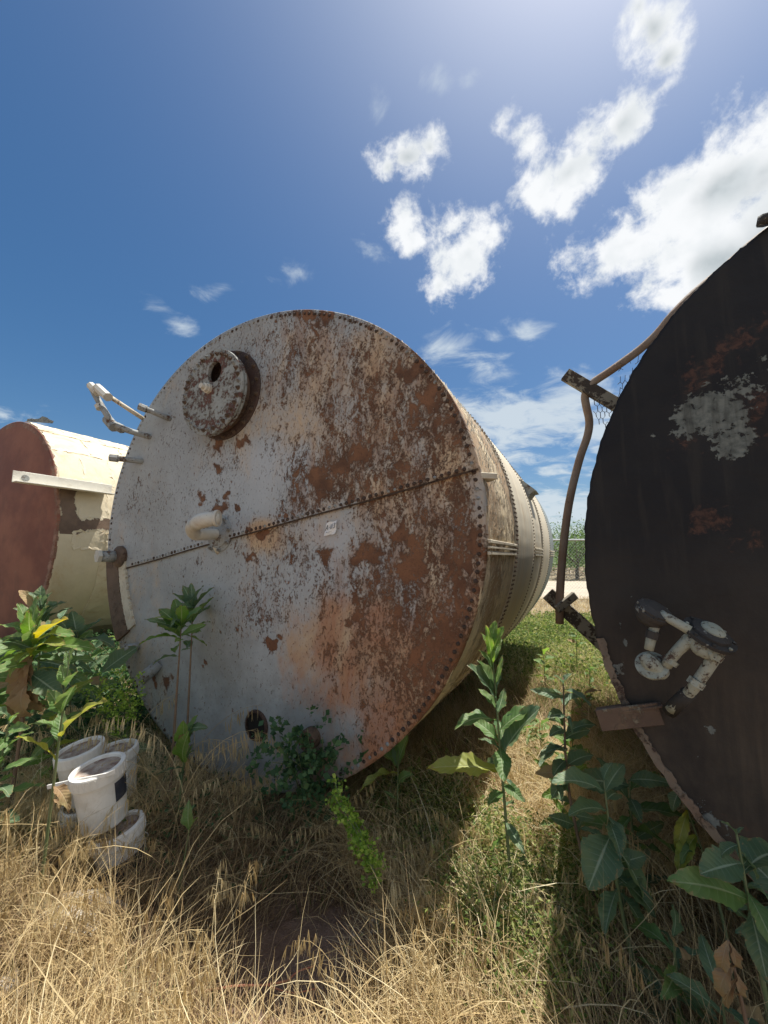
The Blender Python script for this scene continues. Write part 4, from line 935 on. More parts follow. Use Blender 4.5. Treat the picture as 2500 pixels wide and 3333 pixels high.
for i in range(4):
    y = .02 if i < 3 else .26
    while y < 2.4:
        L1 = rnd.uniform(.35, .7); plate(edges_t[i + 1] + .008, edges_t[i] - .008, y + .006, y + L1 - .006, .010, int(y * 100 + i)); y += L1
for (t0, t1, y0, y1) in ((-.105, .035, .20, .62), (-.10, .03, .65, 1.2), (-.10, .035, 1.23, 2.0), (-.85, -.19, .62, 2.4)):
    plate(t0, t1, y0, y1, .012, int(y0 * 99))
bmesh.ops.recalc_face_normals(bm, faces=bm.faces)
plates_mat = mat_flaky('lifted_cream_coating', (.62, .55, .40), (.55, .48, .35), (.16, .10, .06), (.30, .19, .11), dens=.0, base=3.0, thr=.64, coord='obj', stain=(.42, .29, .16), stain_amt=.75)
tag(link('lifted_coating', bm_mesh('lifted_coating', bm), plates_mat, left), kind='stuff')
# angle iron welded along the side
aa = LX + LR + .015
p0 = at_a(38, 1568, aa) - LOFF; p1 = at_a(362, 1612, aa) - LOFF
p1.z = p0.z
bm = bmesh.new(); Hh = .155
add_beam(bm, p0 + Vector((.0, 0, Hh / 2)), p1 + Vector((.0, 0, Hh / 2)), .012, Hh, Vector((0, 0, 1)), .002)
add_beam(bm, p0 + Vector((.07, 0, 0)), p1 + Vector((.07, 0, 0)), .14, .012, Vector((0, 0, 1)), .002)
add_beam(bm, p0 + Vector((-.16, .1, Hh)), p1 + Vector((-.16, .0, Hh)), .32, .010, Vector((0, 0, 1)), .002)
am = mat_flaky('white_angle_iron', (.70, .68, .60), (.62, .60, .53), (.2, .12, .07), (.3, .2, .12), dens=.0, base=6, thr=.67, coord='obj')
ai = link('angle_iron', bm_mesh('angle_iron', bm), am, left)
hq = at_a(84, 1545, aa + .01) - LOFF
ax_disc('angle_hole', Vector((p0.x + .0085, hq.y, p0.z + Hh * .45)), (1, 0, 0), [(0, 0), (.045, 0), (.045, .002), (0, .002)], M['grey_metal'], ai, 20)
# scrap of sheet standing on top
sp = at_d(122, 1365, 4.6) - LOFF
bm = bmesh.new(); prv = None
for k in range(8):
    u = k / 7; P_ = at_d(88 + 84 * u, 1366 + 6 * u, 4.4) - LOFF; h_ = [.02, .05, .03, .06, .12, .10, .05, .015][k]
    r_ = [bm.verts.new(P_ + Vector((0, 0, -.05))), bm.verts.new(P_ + Vector((0, .02 * (k % 2), h_)))]
    if prv: bm.faces.new((prv[0], r_[0], r_[1], prv[1]))
    prv = r_
bmesh.ops.solidify(bm, geom=bm.faces[:], thickness=.01)
link('torn_lug', bm_mesh('torn_lug', bm), M['grey_metal'], left)
# ================================================================== FENCE AND ORCHARD
fence = empty('chain_link_fence', (2, 10.5, 0)); tag(fence, 'galvanised chain link fence with a top rail, in front of the dirt road', 'fence')
FX0, FX1, FH = -14.0, 22.0, 2.12
tube_obj('top_rail', [(FX0 - 2, 0, FH), (FX1 - 2, 0, FH - .02)], .024, M['galv'], fence, 8)
for x in range(int(FX0), int(FX1) + 1, 3):
    if x == 4: continue
    o = tube_obj('post', [(x - 2 + .6, 0, -.1), (x - 2 + .6, 0, FH - .02)], .030, M['galv'], fence, 8)
bm = bmesh.new(); dx = .066
def wire(x0, z0, x1, z1):
    w = .0019
    dd = Vector((x1 - x0, 0, z1 - z0)).normalized(); nn_ = Vector((-dd.z, 0, dd.x)) * w
    vs = [bm.verts.new(Vector((x0, .028, z0)) + nn_), bm.verts.new(Vector((x0, .028, z0)) - nn_ + Vector((0, .002, 0))), bm.verts.new(Vector((x1, .028, z1)) - nn_), bm.verts.new(Vector((x1, .028, z1)) + nn_ + Vector((0, .002, 0)))]
    bm.faces.new(vs)
zt, zb = FH - .03, .02; x = FX0
while x < FX1:
    run = zt - zb
    a0, b0 = x, x + run
    if a0 < FX1: wire(a0 - 2, zb, min(b0, FX1 + 2) - 2, zb + min(b0, FX1 + 2) - a0)
    wire(a0 - 2, zt, b0 - 2, zb); x += dx * 1.35
tag(link('wire_netting', bm_mesh('wire_netting', bm), M['galv'], fence), kind='stuff')

def leaf_cards(name, C, size, mat, parent=None, kind=None, up=.3, elong=2.2):
    n = len(C); az = rs.uniform(0, 2 * math.pi, n); el = rs.uniform(-.6, 1.0, n)
    d = np.stack([np.cos(az) * np.cos(el), np.sin(az) * np.cos(el), np.sin(el)], 1)
    r_ = rs.normal(size=(n, 3)); w = np.cross(d, r_); w /= np.linalg.norm(w, axis=1)[:, None]
    L = (size * rs.uniform(.6, 1.4, n))[:, None]; W = L / elong
    V = np.stack([C, C + d * L * .5 + w * W * .5, C + d * L, C + d * L * .5 - w * W * .5], 1).reshape(-1, 3)
    Fq = np.arange(4 * n).reshape(-1, 4)
    me = mesh_np(name, V, Fq, {'v': np.repeat(rs.uniform(0, 1, n), 4)})
    o = link(name, me, mat, parent)
    if kind: tag(o, kind=kind)
    return o
def orchard_tree(x, y, h, r_, label, seed, near=True):
    q = random.Random(seed); t = empty('orchard_tree', (x, y, 0)); tag(t, label, 'tree', 'orchard trees beyond the fence')
    bm = bmesh.new(); add_tube(bm, [(0, 0, -.1), (q.uniform(-.1, .1), 0, h * .18), (q.uniform(-.2, .2), .1, h * .36)], [.16, .12, .09], 8, True, 3)
    tips = []
    for k in range(9):
        a = k * .7 + q.uniform(-.2, .2); e = Vector((math.cos(a) * r_ * q.uniform(.5, .95), math.sin(a) * r_ * q.uniform(.5, .95), h * q.uniform(.55, .95)))
        s = Vector((0, 0, h * .30)); m_ = s.lerp(e, .5) + Vector((0, 0, h * .06)); add_tube(bm, [s, m_, e], [.07, .045, .012], 6, True, 3); tips.append(e); tips.append(m_)
    link('trunk', bm_mesh('trunk', bm), M['bark'], t, True)
    C = []
    for k in range(46):
        base = q.choice(tips) + Vector((q.gauss(0, .22 * r_), q.gauss(0, .22 * r_), q.gauss(0, .10 * h)))
        sz = q.uniform(.16, .34) * r_
        n_ = 70; C.append(np.array(base)[None] + rs.normal(size=(n_, 3)) * sz * np.array([1, 1, .7]))
    for k in range(14):     # whippy shoots above the crown
        b = q.choice(tips); L = q.uniform(.25, .5) * h; dv = Vector((q.uniform(-.3, .3), q.uniform(-.3, .3), 1)).normalized()
        C.append(np.array([b + dv * L * (j / 26) + Vector((q.gauss(0, .04), q.gauss(0, .04), 0)) for j in range(26)]))
    C = np.vstack(C); C = C[C[:, 2] > h * .22]
    leaf_cards('crown', C, .17, M['orchard'], t)
otree = [(14.4, 29, 3.7, 2.5, 'green orchard tree right beyond the fence, behind the bent rail'), (18.4, 30.5, 3.9, 2.6, 'green orchard tree beyond the fence, next to the left edge of the black tank'),
         (11.0, 31, 3.5, 2.3, 'orchard tree beyond the fence, mostly hidden behind the far end of the cream shell'), (17.0, 37, 4.0, 2.8, 'second row orchard tree between the two nearest trees'), (22.5, 37, 4.0, 2.8, 'second row orchard tree hidden behind the black tank'),
         (-20.5, 31, 3.7, 2.5, 'orchard tree beyond the fence, behind the left tank'), (-27, 34, 3.7, 2.5, 'orchard tree beyond the fence, far behind the left tank'), (26, 31, 3.8, 2.6, 'orchard tree hidden far behind the black tank')]
for k, (x, y, h, r_, lb) in enumerate(otree): orchard_tree(x, y, h, r_, lb, 40 + k)
# brush heaped in rows under the trees
V_, Q_, A_ = [], [], []
C = []
for row, y in enumerate((28.0, 31.5, 35.5, 41, 48, 57)):
    n = 1500; x = rs.uniform(-45, 70, n); hgt = .34 * (.5 + .5 * np.sin(x * .9 + row) ** 2)
    C.append(np.stack([x, y + rs.normal(0, .35, n), np.abs(rs.normal(0, .5, n)) * hgt], 1))
C = np.vstack(C)
leaf_cards('brushwood_rows', C, .9, M['brush'], None, 'stuff', elong=14)
tag(bpy.data.objects['brushwood_rows'], 'rows of cut grey brushwood under the orchard trees', 'brushwood')
C = np.stack([rs.uniform(-60, 90, 26000), rs.uniform(42, 80, 26000), np.abs(rs.normal(0, 1.3, 26000)) + .2], 1)
C[:, 2] = np.clip(C[:, 2], 0, 2.6 + .8 * np.sin(C[:, 0] * .6) * np.sin(C[:, 1] * .4))
tag(leaf_cards('distant_orchard', C, .6, M['orchard'], None, 'stuff'), 'low green mass of the orchard far beyond the fence', 'orchard')
# ================================================================== GRASS
SCY, CCY = math.sin(YAW), math.cos(YAW)
def headroom(x, y):
    """height of free air over a ground point (below the tanks it is low)"""
    a = x * CCY - y * SCY; d = x * SCY + y * CCY
    top = np.full(x.shape, 9.0)
    for (cx, cz, r_, d0, d1) in ((CX, CZ, 1.80, 2.08, 7.3), (BX, BZ, 1.63, 1.98, 5.3), (LX, LZ, LR, DL - .02, 8.0)):
        u = np.clip(1 - ((a - cx) / r_) ** 2, 0, 1); under = cz - r_ * np.sqrt(u)
        m_ = (np.abs(a - cx) < r_) & (d > d0) & (d < d1); top = np.where(m_, np.minimum(top, under), top)
    return top
def in_patch(x, y): return ((x + .36) / .37) ** 2 + ((y - 1.83) / .24) ** 2
def blades(name, x, y, L, w, az, t0, t1, mat, seg=4, v=None, z0=None, kink=.25, kind='stuff', label=None, fit=True):
    n = len(x); z = gz_np(x, y) if z0 is None else z0
    if fit:
        hr = headroom(x, y); ex = L * .75 * np.cos(np.minimum(t0, 1.5) * .7); keep = hr > .06
        L = np.where(ex > hr * .8, L * np.clip(hr * .8 / np.maximum(ex, 1e-3), .05, 1), L)
        x, y, L, w, az, t0, t1, z = [q[keep] for q in (x, y, L, w, az, t0, t1, z)]; v = v[keep] if v is not None else None; n = len(x)
    front = np.clip(1 - np.abs(x + .36) / .5, 0, 1) * np.clip((1.75 - y) / .2, 0, 1) * np.clip((y - 1.15) / .25, 0, 1); L = L * (1 - .55 * front)
    if v is None: v = rs.uniform(0, 1, n)
    v = np.clip(v + (nzs(x, y, 1.9, .7) - .5) * .7, 0, 1)
    P = np.stack([x, y, z - .005], 1); lev = []
    roll = rs.uniform(-.9, .9, n)
    for k in range(seg + 1):
        s = k / seg; t = t0 + (t1 - t0) * s + (kink * np.sin(s * 5 + az * 7) * s)
        azz = az + kink * 1.2 * np.sin(s * 3.1 + v * 20)
        d = np.stack([np.sin(t) * np.cos(azz), np.sin(t) * np.sin(azz), np.cos(t)], 1)
        side = np.stack([-np.sin(azz), np.cos(azz), np.zeros(n)], 1); nrm = np.cross(d, side)
        side = side * np.cos(roll)[:, None] + nrm * np.sin(roll)[:, None]
        ww = (w * (1 - s) ** .55 * .5 + .0002)[:, None]
        lev.append(np.stack([P - side * ww, P + side * ww], 1))
        P = P + d * (L / seg)[:, None]
        P[:, 2] = np.maximum(P[:, 2], z + .004)
    V = np.stack(lev, 1).reshape(-1, 3); per = 2 * (seg + 1)
    b = (np.arange(n) * per)[:, None]; q = []
    for k in range(seg): q.append(np.concatenate([b + 2 * k, b + 2 * k + 1, b + 2 * k + 3, b + 2 * k + 2], 1))
    Fq = np.stack(q, 1).reshape(-1, 4)
    me = mesh_np(name, V, Fq, {'v': np.repeat(v, per)})
    o = link(name, me, mat); tag(o, label, None, None, kind); return o
def scatter(n, x0, x1, y0, y1, fn):
    xs_, ys_ = [], []; got = 0
    while got < n:
        x = rs.uniform(x0, x1, n); y = rs.uniform(y0, y1, n); k = rs.uniform(0, 1, n) < fn(x, y); xs_.append(x[k]); ys_.append(y[k]); got += int(k.sum())
    return np.concatenate(xs_)[:n], np.concatenate(ys_)[:n]
def wedge(x, y): return (np.abs(x) < y * 1.12 + .5)
def nzs(x, y, f, ph=0): return .5 + .25 * (np.sin(x * f + ph + 1.7 * np.sin(y * f * .7 + ph)) + np.sin(y * f * 1.1 + 2 * ph + 1.3 * np.sin(x * f * .8)))
def greenness(x, y):
    a = x * CCY - y * SCY; d = x * SCY + y * CCY
    gap = (a > -1.6) & (a < .8) & (d > 2.2)
    g_ = np.where(gap, np.clip((d - 4.2) / 3.0, 0, 1) * .8 + .12, .10)
    g_ = g_ + .36 * np.exp(-(((x - .62) / .42) ** 2 + ((y - 2.0) / .55) ** 2)) + .35 * np.exp(-(((x - .15) / .35) ** 2 + ((y - 2.7) / .3) ** 2))
    g_ = g_ + .5 * np.exp(-(((x + 2.6) / .5) ** 2 + ((y - 3.6) / .6) ** 2))
    return np.clip(g_, 0, 1)
# 1 matted dead grass, lying
x, y = scatter(70000, -5.5, 5.0, .9, 5.5, lambda x, y: wedge(x, y) * np.clip((in_patch(x, y) - .55) * 1.5, .015, 1) * np.clip(2.6 / y, .15, 1) * (.35 + .65 * nzs(x, y, 4.5)))
n = len(x); az = 3.6 * nzs(x, y, 2.3) + rs.normal(0, .9, n)
blades('matted_dead_grass', x, y, rs.uniform(.10, .32, n), rs.uniform(.0016, .0036, n), az, rs.uniform(.5, 1.3, n), rs.uniform(1.2, 2.1, n), M['dry_brown'], 3, np.clip(rs.normal(.5, .25, n), 0, 1), label='matted brown dead grass covering the dirt between the tanks')
# 2 pale straw, upright and arching
x, y = scatter(68000, -5.0, 5.0, 1.0, 6.5, lambda x, y: wedge(x, y) * np.clip((in_patch(x, y) - .8) * 1.4, .0, 1) * np.clip(3.0 / y, .15, 1) * (.15 + .85 * nzs(x, y, 3.3, 2)) * (1 - .6 * greenness(x, y)))
n = len(x); az = 4.2 * nzs(x, y, 1.7, 1) + rs.normal(0, 1.1, n)
blades('pale_dry_grass', x, y, rs.gamma(6, .045, n) + .06, rs.uniform(.0014, .0030, n), az, rs.uniform(.05, .9, n), rs.uniform(.7, 2.5, n), M['dry'], 5, np.clip(rs.normal(.5, .24, n), 0, 1), kink=.35, label='pale dry grass arching over the foreground in the sun')
# 2b combed tufts that droop together
tx, ty = scatter(330, -4.2, 3.2, 1.05, 4.2, lambda x, y: wedge(x, y) * (in_patch(x, y) > 1.75) * np.clip(2.2 / y, .2, 1) * (1 - .5 * greenness(x, y)))
per = 95; taz = 4.4 * nzs(tx, ty, 1.4, 3) + rs.normal(0, .7, len(tx)); tl = rs.uniform(.22, .48, len(tx)); tv = rs.uniform(.3, .75, len(tx))
rp = lambda q: np.repeat(q, per)
n = len(tx) * per; x = rp(tx) + rs.normal(0, .035, n); y = rp(ty) + rs.normal(0, .035, n)
blades('drooping_dry_tufts', x, y, rp(tl) * rs.uniform(.6, 1.2, n), rs.uniform(.0014, .0030, n), rp(taz) + rs.normal(0, .55, n), rs.uniform(.0, .6, n), rs.uniform(1.5, 2.9, n), M['dry'], 7, np.clip(rp(tv) + rs.normal(0, .14, n), 0, 1), kink=.18, label='combed tufts of dry grass drooping over the foreground')
# 3 long thick stalks, fallen and crossing
x, y = scatter(1500, -3.4, 3.2, 1.1, 3.4, lambda x, y: wedge(x, y) * (in_patch(x, y) > 1.1) * np.clip(2 / y, .2, 1))
n = len(x)
blades('fallen_stalks', x, y, rs.uniform(.30, .75, n), rs.uniform(.0030, .0052, n), rs.uniform(0, 6.28, n), rs.uniform(.2, 1.2, n), rs.uniform(1.2, 2.1, n), M['dry'], 7, np.clip(rs.normal(.72, .2, n), 0, 1), kink=.3, label='long straw stalks fallen across one another')
# 4 green grass and weeds
x, y = scatter(30000, -4.5, 6.0, 1.1, 9.5, lambda x, y: wedge(x, y) * greenness(x, y) * np.clip(3.2 / y, .25, 1) * np.clip((in_patch(x, y) - 1.0) * 2, 0, 1))
n = len(x)
blades('green_grass', x, y, rs.uniform(.07, .26, n) * np.clip(y / 3, .8, 1.4), rs.uniform(.0022, .0048, n) * np.clip(y / 2.5, 1, 2.5), rs.uniform(0, 6.28, n), rs.uniform(.0, .6, n), rs.uniform(.4, 1.8, n), M['green'], 4, np.clip(rs.normal(.5, .25, n), 0, 1), label='green grass in the sunny strip between the tanks')
# 5 dry and green grass further off, up to the fence and the road
x, y = scatter(52000, -12, 16, 4.5, 15.6, lambda x, y: (np.abs(x) < y * 1.2) * np.clip(5 / y, .2, 1)); n = len(x)
blades('far_dry_grass', x, y, rs.uniform(.12, .34, n), rs.uniform(.006, .013, n), rs.uniform(0, 6.28, n), rs.uniform(.0, .8, n), rs.uniform(.6, 2.0, n), M['dry'], 3, np.clip(rs.normal(.45, .25, n), 0, 1), label='dry grass around the foot of the fence')
# 6 low leafy weeds in the strip and in the foreground
def weeds(name, n, x0, x1, y0, y1, fn, hgt, size, mat, label, per=26, fine=1.6):
    x, y = scatter(n, x0, x1, y0, y1, fn); hr = headroom(x, y); k = hr > .12; x, y, hr = x[k], y[k], hr[k]; n = len(x)
    h = np.minimum(rs.uniform(*hgt, n), hr * .7); C = []
    u = rs.uniform(0, 1, (n, per)) ** .8
    sp = rs.normal(0, 1, (n, per, 2)) * .028
    lean = rs.normal(0, .18, (n, 2))
    Cx = x[:, None] + sp[..., 0] * (1 + u) + lean[:, :1] * u * h[:, None]; Cy = y[:, None] + sp[..., 1] * (1 + u) + lean[:, 1:] * u * h[:, None]
    Cz = gz_np(x, y)[:, None] + u * h[:, None]
    C = np.stack([Cx.ravel(), Cy.ravel(), Cz.ravel()], 1)
    return tag(leaf_cards(name, C, size, mat, None, 'stuff', elong=fine), label)
weeds('leafy_ground_cover', 1500, -1, 6.5, 2.3, 10.5, lambda x, y: wedge(x, y) * np.clip(greenness(x, y) * 1.3 - .35, 0, 1) * np.clip(5 / y, .3, 1), (.08, .30), .050, M['green'], 'low leafy weeds greening the strip between the tanks', 30, 2.0)
weeds('fine_green_weeds', 760, -.1, 1.6, 1.25, 3.0, lambda x, y: greenness(x, y) > rs.uniform(.2, 1, x.shape), (.10, .34), .022, M['green'], 'fine green weeds mixed into the dry grass at the centre right', 34, 2.6)
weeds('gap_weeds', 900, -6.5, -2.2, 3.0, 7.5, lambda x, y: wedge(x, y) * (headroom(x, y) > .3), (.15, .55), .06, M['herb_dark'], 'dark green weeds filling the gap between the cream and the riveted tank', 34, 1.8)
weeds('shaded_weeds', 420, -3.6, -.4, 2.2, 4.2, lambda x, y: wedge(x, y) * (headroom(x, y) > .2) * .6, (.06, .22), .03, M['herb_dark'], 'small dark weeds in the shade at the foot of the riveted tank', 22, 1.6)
# 7 nodding seed heads of brome
def brome(x, y, L, az, t1, rnd_, stalk_w=.0022, n_sp=16, drop=.055, t0=None):
    """returns vertex and quad lists of one stalk with its hanging spikelets"""
    V, Q = [], []; P = Vector((x, y, gz(x, y))); t0 = rnd_.uniform(.0, .35) if t0 is None else t0; seg = 12; pts = [P.copy()]
    for k in range(seg):
        s = (k + 1) / seg; t = t0 + (t1 - t0) * s ** 2.2; P = P + Vector((math.sin(t) * math.cos(az), math.sin(t) * math.sin(az), math.cos(t))) * (L / seg); pts.append(P.copy())
    def ribbon(ps, w0, w1):
        d = (ps[-1] - ps[0]).normalized(); sd_ = d.cross(Vector((rnd_.uniform(-1, 1), rnd_.uniform(-1, 1), rnd_.uniform(-1, 1)))).normalized(); b = len(V); m_ = len(ps)
        for i, p in enumerate(ps): w = w0 + (w1 - w0) * i / (m_ - 1); V.append(p - sd_ * w); V.append(p + sd_ * w)
        for i in range(m_ - 1): Q.append((b + 2 * i, b + 2 * i + 1, b + 2 * i + 3, b + 2 * i + 2))
    ribbon(pts, stalk_w * .6, stalk_w * .25); ribbon(pts, stalk_w * .5, stalk_w * .2)
    for k in range(n_sp):
        s = .58 + .42 * (k + 1) / n_sp; f = s * seg; i = min(int(f), seg - 1); p = pts[i].lerp(pts[i + 1], f - i)
        out = Vector((math.cos(az) + rnd_.uniform(-.9, .9), math.sin(az) + rnd_.uniform(-.9, .9), rnd_.uniform(-.2, .3))) * rnd_.uniform(.012, .034)
        q = p + out - Vector((0, 0, .008)); e = q + Vector((out.x * .35, out.y * .35, -drop * rnd_.uniform(.8, 1.3)))
        ribbon([p, q], .0005, .0005)
        for j in range(3):
            sp = Vector((rnd_.uniform(-1, 1), rnd_.uniform(-1, 1), 0)) * .006
            m_ = q.lerp(e, .45) + sp; ribbon([q, m_, e + sp * 2.2], .0008, .0004); V[-4] = V[-4] * 1.0
            ribbon([q.lerp(e, .15), q.lerp(e, .5) + sp * .7, q.lerp(e, .85) + sp], .0017, .0005)
    return V, Q
def brome_obj(name, items, mat, parent=None, seed=3):
    r2 = random.Random(seed); V, Q, A = [], [], []
    for it in items:
        v, q = brome(*it[:5], r2, **(it[5] if len(it) > 5 else {})); b = len(V); V += v; Q += [tuple(i + b for i in f) for f in q]; A += [r2.uniform(.35, .95)] * len(v)
    me = mesh_np(name, [tuple(p) for p in V], Q, {'v': A}); return link(name, me, mat, parent)
x, y = scatter(260, -3.4, 2.6, 1.25, 3.1, lambda x, y: wedge(x, y) * (in_patch(x, y) > 1.5) * np.clip(1.3 - .6 * (x + .2), .12, 1) * (headroom(x, y) > .6))
items = [(float(a), float(b), rnd.uniform(.28, .62), rnd.uniform(0, 6.28), rnd.uniform(1.6, 2.7)) for a, b in zip(x, y)]
o = brome_obj('nodding_brome_grass', items, M['dry']); tag(o, 'nodding seed heads of dry brome grass among the foreground straw', kind='stuff')
# short spiky wild barley heads lying on the grass
x, y = scatter(150, -2.2, 1.6, 1.15, 2.6, lambda x, y: wedge(x, y) * (in_patch(x, y) > 1.0)); V, Q, A = [], [], []
for a, b in zip(x, y):
    c = Vector((a, b, gz(a, b) + rnd.uniform(.03, .22))); ax = Vector((rnd.uniform(-1, 1), rnd.uniform(-1, 1), rnd.uniform(-.5, .7))).normalized(); vv_ = rnd.uniform(.6, 1)
    for k in range(16):
        s_ = c + ax * .05 * rnd.uniform(0, 1); e_ = s_ + (ax + Vector((rnd.uniform(-.6, .6), rnd.uniform(-.6, .6), rnd.uniform(-.6, .6)))).normalized() * rnd.uniform(.03, .06)
        w_ = (e_ - s_).cross(Vector((rnd.uniform(-1, 1), 1, .3))).normalized() * .0009; i0 = len(V); V += [s_ - w_, s_ + w_, e_ + w_ * .2, e_ - w_ * .2]; Q.append((i0, i0 + 1, i0 + 2, i0 + 3)); A += [vv_] * 4
o = link('wild_barley_heads', mesh_np('wild_barley_heads', [tuple(p) for p in V], Q, {'v': A}), M['dry']); tag(o, 'bristly barley seed heads lying in the dry grass', kind='stuff')

# hero stalks standing clear in front of the grey tank end
def hero(label, items, mat='dry', seed=5, base=None):
    b = items[0]; root = empty('brome_grass_tuft', (b[0], b[1], gz(b[0], b[1]))); tag(root, label, 'grass tuft', 'tall brome grass tufts')
    o = brome_obj('seed_stalks', items, M[mat], root, seed); o.matrix_parent_inverse = Matrix.Translation(-root.location)
def gp_(px, Y, py=None):
    p = at_Y(px, 2000, Y); return p.x, Y
def H(px, Y, L, az, t1, **k): x_, y_ = gp_(px, Y); return (x_, y_, L, az, t1, dict(stalk_w=.0032, n_sp=22, drop=.075, t0=k.pop('t0', .12), **k))
hero('tall dry brome tuft with drooping heads just right of the white buckets', [H(660, 2.15, 1.28, 2.9, 2.3, t0=.05), H(665, 2.2, 1.15, 2.7, 2.6, t0=.1), H(640, 2.25, 1.0, 3.2, 2.6), H(560, 2.4, 1.0, 3.0, 2.5), H(690, 2.3, .8, 2.4, 2.3), H(600, 2.2, 1.05, .6, 2.5, t0=.0), H(560, 2.3, .9, 3.6, 2.7)], seed=5)
hero('thin brome stalk reaching right across the grey tank end over the round opening', [H(590, 2.5, .90, .25, 2.25, t0=.35), H(575, 2.6, 1.05, .35, 2.0, t0=.28), H(560, 2.62, .80, .1, 2.5, t0=.1)], seed=8)
hero('brome tuft with fine drooping heads between the leafy weeds and the buckets', [H(330, 2.8, .95, 2.5, 2.4), H(300, 2.7, .85, 2.9, 2.6), H(400, 2.7, .9, 2.4, 2.5), H(420, 2.9, 1.0, .9, 2.4)], seed=9)
hero('pale bristly brome head hanging over a big leaf at the lower right', [H(2185, 1.62, .78, 1.9, 2.7, t0=.02), H(2175, 1.64, .76, 2.1, 2.8, t0=.02), H(2200, 1.66, .74, 2.3, 2.8, t0=.0), H(2180, 1.60, .70, 1.0, 2.8, t0=.0), H(2150, 1.60, .72, 2.6, 2.8, t0=.05)], seed=12)
hero('dry brome tuft leaning left at the left edge in front of the buckets', [H(110, 1.9, .62, 2.4, 2.3), H(60, 1.8, .6, 2.8, 2.4), H(160, 1.75, .55, 3.1, 2.4), H(20, 1.9, .62, .5, 2.4)], seed=14)

# ================================================================== BROAD-LEAVED PLANTS
def leaf_mesh(name, seed, width=.30, droop=.5, wave=.03, serr=.10, fold=.18, nu=18, blunt=.8, curl=0):
    q = random.Random(seed); V, Fq, v_, q_ = [], [], [], []; cols = (-1, -.55, -.06, .06, .55, 1)
    px = pz = 0.0; ang = droop * .45
    for i in range(nu + 1):
        u = i / nu
        w = width * .5 * (math.sin(math.pi * min(1, u ** blunt * .96 + .03)) ** .75) * (.22 + .78 * min(1, u / .38)) + .006
        w *= 1 if i < nu else .15
        jag = 1 + serr * ((i % 2) - .5) + q.uniform(-.05, .05)
        for c in cols:
            side = c * w * (jag if abs(c) > .9 else 1)
            z = pz + abs(c) * w * fold * 2 + wave * math.sin(u * 17 + (3 if c > 0 else 0) + seed) * abs(c) ** 2
            V.append((px - .25 * abs(c) * 0, side + curl * u * u * .15, z)); v_.append(c); q_.append(u)
        if i < nu: ang2 = ang - droop * u * 1.3; px += math.cos(ang2) / nu; pz += math.sin(ang2) / nu
    nc = len(cols)
    for i in range(nu):
        for j in range(nc - 1): Fq.append((i * nc + j, i * nc + j + 1, (i + 1) * nc + j + 1, (i + 1) * nc + j))
    me = mesh_np(name, V, Fq, {'v': v_, 'q': q_}); me.polygons.foreach_set('use_smooth', [True] * len(me.polygons)); return me
LM_ = {}
def leaf_data(kind, mat):
    if (kind, mat) not in LM_:
        sp = {'a': dict(seed=1, width=.34, droop=.5), 'b': dict(seed=2, width=.31, droop=.9, wave=.035), 'c': dict(seed=3, width=.38, droop=.25, fold=.28), 'd': dict(seed=4, width=.22, droop=.15, fold=.1), 'w': dict(seed=5, width=.52, droop=.7, wave=.03, serr=.06, blunt=.72),
              'x': dict(seed=6, width=.20, droop=1.6, wave=.06, fold=.4), 'l': dict(seed=7, width=.24, droop=.35, wave=.03, serr=.16)}[kind]
        me = leaf_mesh('leaf', **sp); me.materials.append(M[mat]); LM_[(kind, mat)] = me
    return LM_[(kind, mat)]
def put_leaf(root, p0, p1, kind='a', mat='leaf', roll=0.0, wf=1.0, lab=None):
    p0, p1 = Vector(p0), Vector(p1); d = p1 - p0; L = d.length; x = d.normalized()
    up = Vector((0, -.25, 1)); z = up - x * up.dot(x)
    if z.length < .35: z = Vector((0, -1, .2)) - x * Vector((0, -1, .2)).dot(x)
    z.normalize(); y = z.cross(x)
    o = bpy.data.objects.new('leaf', leaf_data(kind, mat)); col.objects.link(o); o.parent = root
    o.matrix_local = Matrix.Translation(p0 - root.location) @ (Matrix((x, y, z)).transposed() @ Matrix.Rotation(roll, 3, 'X')).to_4x4() @ Matrix.Diagonal((L * 1.04, L * wf * 1.14, L, 1))
    if lab: o['label'] = lab
    return o
